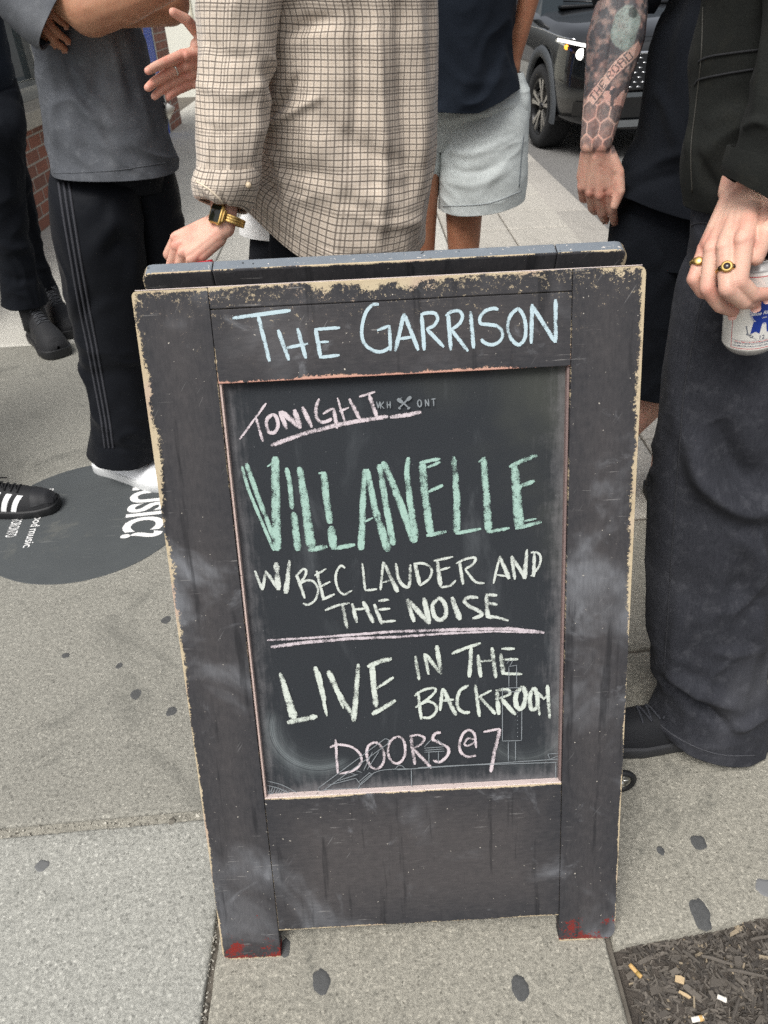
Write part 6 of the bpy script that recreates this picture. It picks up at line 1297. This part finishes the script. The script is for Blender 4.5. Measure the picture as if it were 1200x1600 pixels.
# small wheel on the pavement behind the sign's right foot
cc = atZ(974, 1236, .030); cc = cc+V3(0, .02, 0); cc[2] = .030; wl = empty('small_wheel', (cc[0], cc[1], 0), 'small black spoked caster wheel on the pavement behind the right foot of the sign', 'wheel')
mb = MB(); mb.tube([cc+V3(.024*cos(a), 0, .024*sin(a)) for a in np.linspace(0, 2*pi, 28, endpoint=False)], .006, 10, closed=True); mb.build('tyre', M_rubk, wl)
mb = MB(); mb.tube([cc+V3(.018*cos(a), 0, .018*sin(a)) for a in np.linspace(0, 2*pi, 28, endpoint=False)], .0022, 8, closed=True); mb.tube([cc-V3(0, .008, 0), cc+V3(0, .008, 0)], .006, 14)
for k in range(6): a = k*pi/3+.2; mb.tube([cc, cc+V3(.018*cos(a), 0, .018*sin(a))], .0022, 8)
mb.build('hub', M_silver, wl)

# ================================================================== FLOOR STICKER
def stickermat():
    M = Mat('grey_vinyl'); p = M.pos(); n = M.noise(p, 12, 5, .65); f = M.noise(p, 300, 3, .7); col = M.mix(n, S(64, 68, 70), S(78, 82, 83)); col = M.mix(f.ss(.66, .72)*.5, col, S(112, 114, 112)); sc2 = M.noise(M.scale(p, (9, 90, 9)), 1.0, 4, .7).ss(.60, .70)*.35; col = M.mix(sc2, col, S(120, 121, 118)); col = M.mix(M.noise(p, 5, 6, .75, .8).ss(.54, .68)*.4, col, S(104, 104, 98))
    M.set(base=col, rough=.72, normal=M.bump(f, .35, .0006)); return M.m
sc_ = .5*(atZ(150, 727, 0)+atZ(140, 907, 0)); SR = .5*np.linalg.norm(atZ(150, 727, 0)-atZ(140, 907, 0)); sx = sc_[0]-.012
st = empty('floor_sticker', (sx, sc_[1], 0), 'round dark grey floor sticker with white lettering stuck on the pavement', 'sticker')
n = 120; th = np.linspace(0, 2*pi, n, endpoint=False); V = [(sx+SR*cos(a), sc_[1]+SR*sin(a), .0006) for a in th]+[(sx+(SR-.001)*cos(a), sc_[1]+(SR-.001)*sin(a), .0016) for a in th]
mesh_obj('vinyl_disc', V, [(i, (i+1) % n, n+(i+1) % n, n+i) for i in range(n)]+[tuple(range(n, 2*n))], stickermat(), st, False)
m_vw = plain('white_vinyl', S(232, 232, 230), .6, var=.05, sc=60)
def floor_text(s, a, b, height, bold=0.0, name='lettering', fit=True):
    """white lettering on the sticker: baseline from photo point a to b, letters rising towards +x"""
    A = atZ(*a); Bq = atZ(*b); cu_ = bpy.data.curves.new('t', 'FONT'); cu_.body = s; cu_.size = 1.0; cu_.resolution_u = 4; cu_.offset = bold
    o_ = bpy.data.objects.new('t', cu_); COL.objects.link(o_); me = bpy.data.meshes.new_from_object(o_.evaluated_get(bpy.context.evaluated_depsgraph_get())); bpy.data.objects.remove(o_)
    q = np.array([tuple(k.co) for k in me.vertices]); f = [tuple(p.vertices) for p in me.polygons]; d = Bq-A; Ld = np.linalg.norm(d); d = d/Ld; u = V3(-d[1], d[0], 0)
    x_ = (q[:, 0]-q[:, 0].min())/(np.ptp(q[:, 0]))*Ld; y_ = q[:, 1]/.70*height
    return mesh_obj(name, A[None]+x_[:, None]*d+y_[:, None]*u+V3(0, 0, .0022), f, m_vw, st, False)
hgt = np.linalg.norm(atZ(192, 843, 0)-atZ(252, 840, 0))
floor_text("MUSIC?", (214, 748), (190, 845), hgt, .03)
floor_text("neighbourhood", (76, 765), (48, 824), .026, .004); floor_text("music", (47, 828), (36, 857), .026, .004); floor_text("TORONTO", (20, 812), (8, 841), .030, .004)

# ================================================================== BUILDINGS BEYOND
def brickmat():
    M = Mat('red_brick'); p = M.pos(); x, y, z = M.sep(p); n = M.noise(p, 30, 4, .7); f = M.noise(p, 220, 4, .7)
    b = M.node('ShaderNodeTexBrick'); M.link(M.vec(x+y, z, 0.0), b.inputs['Vector']); b.inputs['Scale'].default_value = 1.0; b.inputs['Brick Width'].default_value = .215; b.inputs['Row Height'].default_value = .075; b.inputs['Mortar Size'].default_value = .006
    b.inputs['Color1'].default_value = S(158, 102, 82); b.inputs['Color2'].default_value = S(128, 90, 76); b.inputs['Mortar'].default_value = S(176, 168, 156); b.inputs['Bias'].default_value = -.1
    c = X(M.nt, b.outputs['Color']); M.set(base=M.mix((f-.5)*1.2+.4, M.mix(.3, c, S(70, 50, 44)), c), rough=.9, normal=M.bump(X(M.nt, b.outputs['Fac'])*-1+n*.4, .6, .006)); return M.m
M_brick = brickmat(); M_ledge2 = concrete('stone_ledge', S(176, 170, 156), S(210, 204, 190), S(110, 104, 94), 120, 0, .4)
M_glass = plain('shop_glass', S(40, 52, 56), .06, 0.0, var=.3, sc=3, bump=0); M_alu = plain('window_metal', S(178, 178, 172), .4, .6); M_blue = plain('blue_paint', S(28, 74, 178), .45)
M_wht = plain('white_wall_paint', S(226, 226, 214), .8, var=.05, sc=3); M_tanb = plain('tan_board', S(186, 160, 136), .7)
b = empty('shopfront', (-2.3, 6.0, 0), 'brick shopfront with stone ledge, glazing and a blue panel at the left of the pavement', 'building')
MB().box((-2.35, 5.8, .22), (.25, 2.78, .36)).build('brick_base', M_brick, b, False)
MB().box((-2.31, 5.8, .63), (.31, 2.78, .045), None, .006).build('ledge', M_ledge2, b, False)
wf = MB().box((-2.36, 5.8, .715), (.14, 2.77, .038)).build('window_sill', M_alu, b, False)
MB().box((-2.42, 5.8, 1.85), (.02, 2.75, 1.09)).build('shop_window', M_glass, b, False)
MB().box((-2.39, 5.3, 1.0), (.012, .25, .06)).build('window_board', M_tanb, b, False)
for y in (3.05, 4.6, 6.4, 8.5): MB().box((-2.40, y, 1.85), (.05, .04, 1.09)).build('mullion', M_alu, b, False)
MB().box((-2.13, 8.78, 1.42), (.07, .19, 1.55), None, .004).build('blue_panel', M_blue, b, False)
MB().box((-2.125, 8.992, 1.42), (.07, .02, 1.55)).build('panel_trim', M_alu, b, False)
MB().box((-2.42, 9.33, 1.42), (.36, .31, 1.56)).build('brick_pier', M_brick, b, False)
MB().box((-2.6, 6.3, 3.5), (.6, 3.4, .50)).build('fascia', plain('dark_fascia', S(60, 62, 64), .6), b, False)
h = empty('white_wall', (-3.0, 12.45, 0), 'white painted wall closing the view beyond the brick pier', 'wall')
MB().box((-3.2, 12.55, 1.4), (1.75, .15, 1.56)).build('wall_face', M_wht, h, False)
for k in range(7): MB().box((-4.6+k*.47, 12.388, 1.40), (.012, .010, 1.5)).build('batten', plain('cream_batten', S(206, 200, 180), .8), h, False)
MB().box((-3.2, 12.54, 2.99), (1.80, .20, .03)).build('coping', M_ledge2, h, False)

# ================================================================== THE CAR
def car():
    cx, cy, yaw = 2.66, 7.02, radians(3.0); zr = -.13
    org = V3(cx, cy, zr); Rz = np.array(Matrix.Rotation(yaw, 3, 'Z'))
    def w(v): return np.asarray(v, float)@Rz.T+org              # car space: x across, y back from the nose, z above the road
    t = empty('parked_car', tuple(org), 'black car with a lit headlight standing at the kerb', 'car')
    MP = Mat('black_car_paint'); n = MP.noise(MP.pos(), 900, 2); MP.set(base=MP.mix(n, S(8, 10, 12), S(12, 15, 18)), rough=.4, coat=1.0, coatr=.02, spec=.2); MP.p.inputs['Coat IOR'].default_value = 1.6
    M_clad = plain('grey_plastic_cladding', S(62, 66, 70), .7, bump=.3); M_lens = Mat('lamp_lens'); M_lens.set(base=S(190, 196, 200), rough=.08, metal=.7); M_blk = plain('gloss_black_plastic', S(12, 13, 15), .25)
    M_chr = plain('chrome', S(214, 216, 218), .12, 1.0, var=.04, bump=0); M_tyre = plain('tyre_rubber', S(30, 31, 33), .85, bump=.4); M_gl = plain('car_glass', S(30, 38, 42), .04, 0, bump=0)
    def em(name, c, s): m = Mat(name); m.set(base=c, emit=c, emits=s); return m.m
    ys = np.r_[0, .02, .05, .10, .17, .26, .38, .52, np.linspace(.66, 1.35, 9), np.linspace(1.6, 4.45, 14)]
    hw = lambda y: np.interp(y, [0, .02, .05, .10, .17, .26, .38, .52, .8, 1.3, 3.6, 4.2, 4.45], [.56, .62, .68, .745, .80, .845, .88, .90, .915, .92, .92, .88, .80])
    ht = lambda y: np.interp(y, [0, .02, .05, .10, .17, .26, .38, .52, .8, 1.3, 1.7, 3.6, 4.3, 4.45], [.80, .85, .885, .92, .95, .975, 1.0, 1.02, 1.05, 1.09, 1.11, 1.13, 1.13, 1.05])
    V = []; prof = lambda H, Wd: [(0, .24), (.62*Wd, .24), (.93*Wd, .27), (.985*Wd, .36), (1.0*Wd, .52), (1.0*Wd, .66), (.985*Wd, .78), (.955*Wd, H-.085), (.90*Wd, H-.035), (.80*Wd, H-.008), (.5*Wd, H+.012), (.25*Wd, H+.018), (0, H+.02)]
    for y in ys:
        h_, w_ = ht(y), hw(y); q = prof(h_, w_); ring = q+[(-a, b_) for a, b_ in q[-2:0:-1]]
        V += [(a, y-(0.0 if y > .3 else .05*np.interp(b_, [.24, .55, .8], [-.6, .5, -.2])), b_) for a, b_ in ring]
    m = len(ring); k = len(ys); F = [(i*m+u, i*m+(u+1) % m, (i+1)*m+(u+1) % m, (i+1)*m+u) for i in range(k-1) for u in range(m)]+[tuple(range(m-1, -1, -1)), tuple(range((k-1)*m, k*m))]
    body = mesh_obj('body', w(V), F, MP.m, t)
    bm_ = bmesh.new(); bm_.from_mesh(body.data); bmesh.ops.recalc_face_normals(bm_, faces=bm_.faces); bm_.to_mesh(body.data); bm_.free()
    ss = body.modifiers.new('s', 'SUBSURF'); ss.levels = ss.render_levels = 2
    cut = MB()
    for yw in (.90, 3.55):
        for s in (-1, 1): cut.tube([w([(s*.62, yw, .36)])[0], w([(s*1.2, yw, .36)])[0]], .405, 48)
    co = cut.build('cutter', M_blk); bo = body.modifiers.new('b', 'BOOLEAN'); bo.object = co; bo.operation = 'DIFFERENCE'; bo.solver = 'EXACT'
    me = bpy.data.meshes.new_from_object(body.evaluated_get(bpy.context.evaluated_depsgraph_get())); body.modifiers.clear(); body.data = me; bpy.data.objects.remove(co)
    body.data.polygons.foreach_set('use_smooth', [True]*len(body.data.polygons))
    side = lambda y: hw(y)
    for yw in (.90, 3.55):
        for s in (-1, 1):
            cw = np.array([s*.80, yw, .35]); st_ = radians(4) if yw < 1 else 0; Rw = np.array(Matrix.Rotation(st_, 3, 'Z'))
            wl = empty('wheel', tuple(w([cw])[0])); wl.parent = t; wl.location = tuple(w([cw])[0]-np.array(t.location))
            def wh(v): return w(np.asarray(v, float)@Rw.T+cw)
            pr = [(.085, .235), (.110, .250), (.118, .29), (.110, .335), (.09, .348), (.04, .352), (-.04, .352), (-.09, .348), (-.11, .33), (-.11, .24)]
            nn = 64; V = [(s*a, r*cos(q), r*sin(q)) for a, r in pr for q in np.linspace(0, 2*pi, nn, endpoint=False)]
            mesh_obj('tyre', wh(V), [(i*nn+u, i*nn+(u+1) % nn, (i+1)*nn+(u+1) % nn, (i+1)*nn+u) for i in range(len(pr)-1) for u in range(nn)], M_tyre, wl)
            pr = [(.092, .240), (.098, .232), (.090, .222), (.02, .215), (.0, .10), (.0, .001)]
            V = [(s*a, r*cos(q), r*sin(q)) for a, r in pr for q in np.linspace(0, 2*pi, nn, endpoint=False)]
            rim = mesh_obj('rim', wh(V), [(i*nn+u, i*nn+(u+1) % nn, (i+1)*nn+(u+1) % nn, (i+1)*nn+u) for i in range(len(pr)-1) for u in range(nn)], M_blk, wl)
            mb = MB()
            for q in range(5):
                for da in (-.17, .17):
                    a = q*2*pi/5+.3; a2 = a+da*1.15
                    P_ = [(s*.075, .035*cos(a+da), .035*sin(a+da)), (s*.085, .13*cos(a+da*.9), .13*sin(a+da*.9)), (s*.094, .228*cos(a2), .228*sin(a2))]
                    u_ = np.array([0, -sin(a2), cos(a2)]); V = []
                    for (x_, y_, z_), hw_ in zip(P_, (.010, .012, .022)):
                        c_ = np.array([x_, y_, z_]); V += [c_-u_*hw_, c_+u_*hw_, c_+u_*hw_*.8-np.array([s*.02, 0, 0]), c_-u_*hw_*.8-np.array([s*.02, 0, 0])]
                    mb.add(wh(V), [(i*4+e, i*4+(e+1) % 4, (i+1)*4+(e+1) % 4, (i+1)*4+e) for i in range(2) for e in range(4)])
            mb.build('spokes', plain('machined_alloy', S(178, 176, 172), .3, .9, bump=.05), wl, False)
            mb = MB(); mb.tube([wh([(s*.06, 0, 0)])[0], wh([(s*.086, 0, 0)])[0]], [.042, .034], 20); mb.build('hub_cap', M_blk, wl)
            # cladding round the arch, dark liner inside
            arc = np.linspace(radians(-12), radians(192), 40); V = []
            for q in arc:
                for r, dx in ((.400, -.02), (.402, .012), (.44, .016), (.475, .012), (.485, -.01)):
                    yy = yw+r*cos(q); V.append((s*(min(side(max(yy, .02)), .92)+dx), yy, .36+r*sin(q)))
            mesh_obj('arch_cladding', w(V), [(i*5+e, i*5+e+1, (i+1)*5+e+1, (i+1)*5+e) for i in range(len(arc)-1) for e in range(4)], M_clad, t)
            V = [(s*x_, yw+.402*cos(q), .36+.402*sin(q)) for q in arc for x_ in (.60, .915)]
            mesh_obj('arch_liner', w(V), [(i*2, i*2+1, i*2+3, i*2+2) for i in range(len(arc)-1)]+[], M_blk, t)
    # things on the nose follow its plan curve
    yf = lambda x: float(np.interp(abs(x), [0, .3, .56, .62, .68, .745, .80, .845, .88, .90, .92], [-.02, -.012, .0, .02, .05, .10, .17, .26, .38, .52, 1.3]))
    def skin(x, z, off=.006): return np.array([x*(1+off*.6/max(abs(x), .2)), yf(x)-off-(.05*np.interp(z, [.24, .55, .8], [-.6, .5, -.2]) if yf(x) < .3 else 0), z])
    def panel_(x0, x1, zf0, zf1, mat, name, off=.008, n=18, m_=6, par=t):
        V = [skin(x, (zf0(x)*(1-e)+zf1(x)*e), off) for x in np.linspace(x0, x1, n) for e in np.linspace(0, 1, m_)]
        return mesh_obj(name, w(V), [(i*m_+e, (i+1)*m_+e, (i+1)*m_+e+1, i*m_+e+1) for i in range(n-1) for e in range(m_-1)], mat, par)
    for s in (-1, 1):
        hi = lambda x: .925-.10*(.895-abs(x))/.45+.0; lo = lambda x: .905-.155*min(1, (.897-abs(x))/.17)
        xs_ = (s*.897, s*.50)
        hl = panel_(xs_[0], xs_[1], lo, hi, M_blk, 'headlight', .010)
        panel_(s*.893, s*.50, lambda x: hi(x)-.030, lambda x: hi(x)-.004, em('reflection_glow', (1, 1, .98, 1), .55), 'reflection_bar', .016, par=hl)  # glowing strip imitates the white reflection along the headlight's top, not a lamp
        panel_(s*.897, s*.50, lambda x: lo(x)-.012, lambda x: lo(x)+.004, M_chr, 'chrome_trim', .016, par=hl)
        c_ = skin(s*.775, .815, .02); mb = MB(); mb.tube([w([c_])[0], w([c_-np.array([0, .006, 0])])[0]], .040, 24); mb.build('lamp', em('lit_lamp', (1, .98, .92, 1), 3.0), hl)
        c_ = skin(s*.855, .86, .016); mb = MB(); mb.tube([w([c_])[0], w([c_+np.array([s*.004, -.004, 0])])[0]], .018, 16); mb.build('indicator', em('amber_lamp', (1, .36, .03, 1), 2.0), hl)
        c_ = skin(s*.60, .425, .018); mb = MB(); mb.tube([w([c_])[0], w([c_-np.array([0, .012, 0])])[0]], .036, 20); mb.build('fog_lamp', M_lens.m, t)
        panel_(s*.80, s*.46, lambda x: .36, lambda x: .47, M_blk, 'bumper_vent', .008)
        mb = MB()
        for k in range(4): mb.tube([w([skin(x, .375+k*.024, .014)])[0] for x in np.linspace(s*.55, s*.44, 8)], .004, 6)
        mb.build('vent_slats', plain('dull_chrome', S(150, 152, 154), .35, .8), t)
        V = [w([(s*(side(y)*.985+.004), y, np.interp(y, [.25, .9, 1.6], [.915, .965, .985]))])[0] for y in np.linspace(.22, 1.5, 20)]; mb = MB(); mb.tube(V, .006, 6); mb.build('wing_trim', M_chr, t)
    gr = panel_(-.48, .48, lambda x: .56, lambda x: .80, M_blk, 'grille', .009)
    mb = MB()
    for r in range(7):
        for k in range(14):
            x = -.45+k*.068+(.034 if r % 2 else 0)
            if abs(x) < .45: mb.tube([w([skin(x-.016, .575+r*.034, .015)])[0], w([skin(x+.016, .575+r*.034, .015)])[0]], .0055, 6)
    mb.build('grille_studs', M_chr, gr)
    mb = MB(); mb.tube([w([skin(x, .815, .014)])[0] for x in np.linspace(-.50, .50, 24)], .012, 8); mb.build('grille_bar', M_chr, t)
    panel_(-.66, .66, lambda x: .50, lambda x: .535, plain('satin_grey', S(112, 118, 122), .35, .5), 'bumper_bar', .012); panel_(-.70, .70, lambda x: .27, lambda x: .325, plain('skid_plate', S(132, 136, 138), .4, .5), 'skid_plate', .012)
    mb = MB(); mb.tube([w([skin(x, .905, .0)])[0]+V3(0, .05, .015) for x in np.linspace(-.6, .6, 20)], .003, 5); mb.build('bonnet_gap', M_blk, t)
    # cabin
    st_ = [(1.28, .78, 1.06), (1.55, .76, 1.22), (2.05, .68, 1.58), (2.4, .64, 1.66), (3.2, .63, 1.66), (4.0, .62, 1.56), (4.35, .68, 1.2), (4.42, .7, 1.05)]; V = []
    for y, w_, z in st_: V += [(-w_-.06, y, 1.03), (-w_, y, z-.03), (-w_*.85, y, z), (w_*.85, y, z), (w_, y, z-.03), (w_+.06, y, 1.03)]
    mesh_obj('windows', w(V), [(i*6+e, i*6+e+1, (i+1)*6+e+1, (i+1)*6+e) for i in range(7) for e in range(5)]+[(0, 1, 2, 3, 4, 5)], M_gl, t, False)
    V = []
    for y, w_, z in st_[2:6]: V += [(-w_*.9, y, z-.008), (-w_*.8, y, z+.008), (w_*.8, y, z+.008), (w_*.9, y, z-.008)]
    mesh_obj('roof', w(V), [(i*4+e, i*4+e+1, (i+1)*4+e+1, (i+1)*4+e) for i in range(3) for e in range(3)], MP.m, t)
    mb = MB(); mb.box(w([(0, 1.30, 1.115)])[0], (.66, .06, .012), Rz, .006); mb.build('cowl', M_blk, t)
    for s in (-1, 1):
        mb = MB(); mb.tube([w([(-.1*s, 1.27, 1.12)])[0], w([(s*.5-.1, 1.40, 1.155)])[0]], .008, 6); mb.build('wiper', M_blk, t)
        mb = MB(); mb.box(w([(s*1.02, 1.72, 1.12)])[0], (.10, .05, .07), Rz, .03); mb.box(w([(s*.90, 1.74, 1.07)])[0], (.05, .02, .015), Rz, .006); mb.build('wing_mirror', MP.m, t)
car()
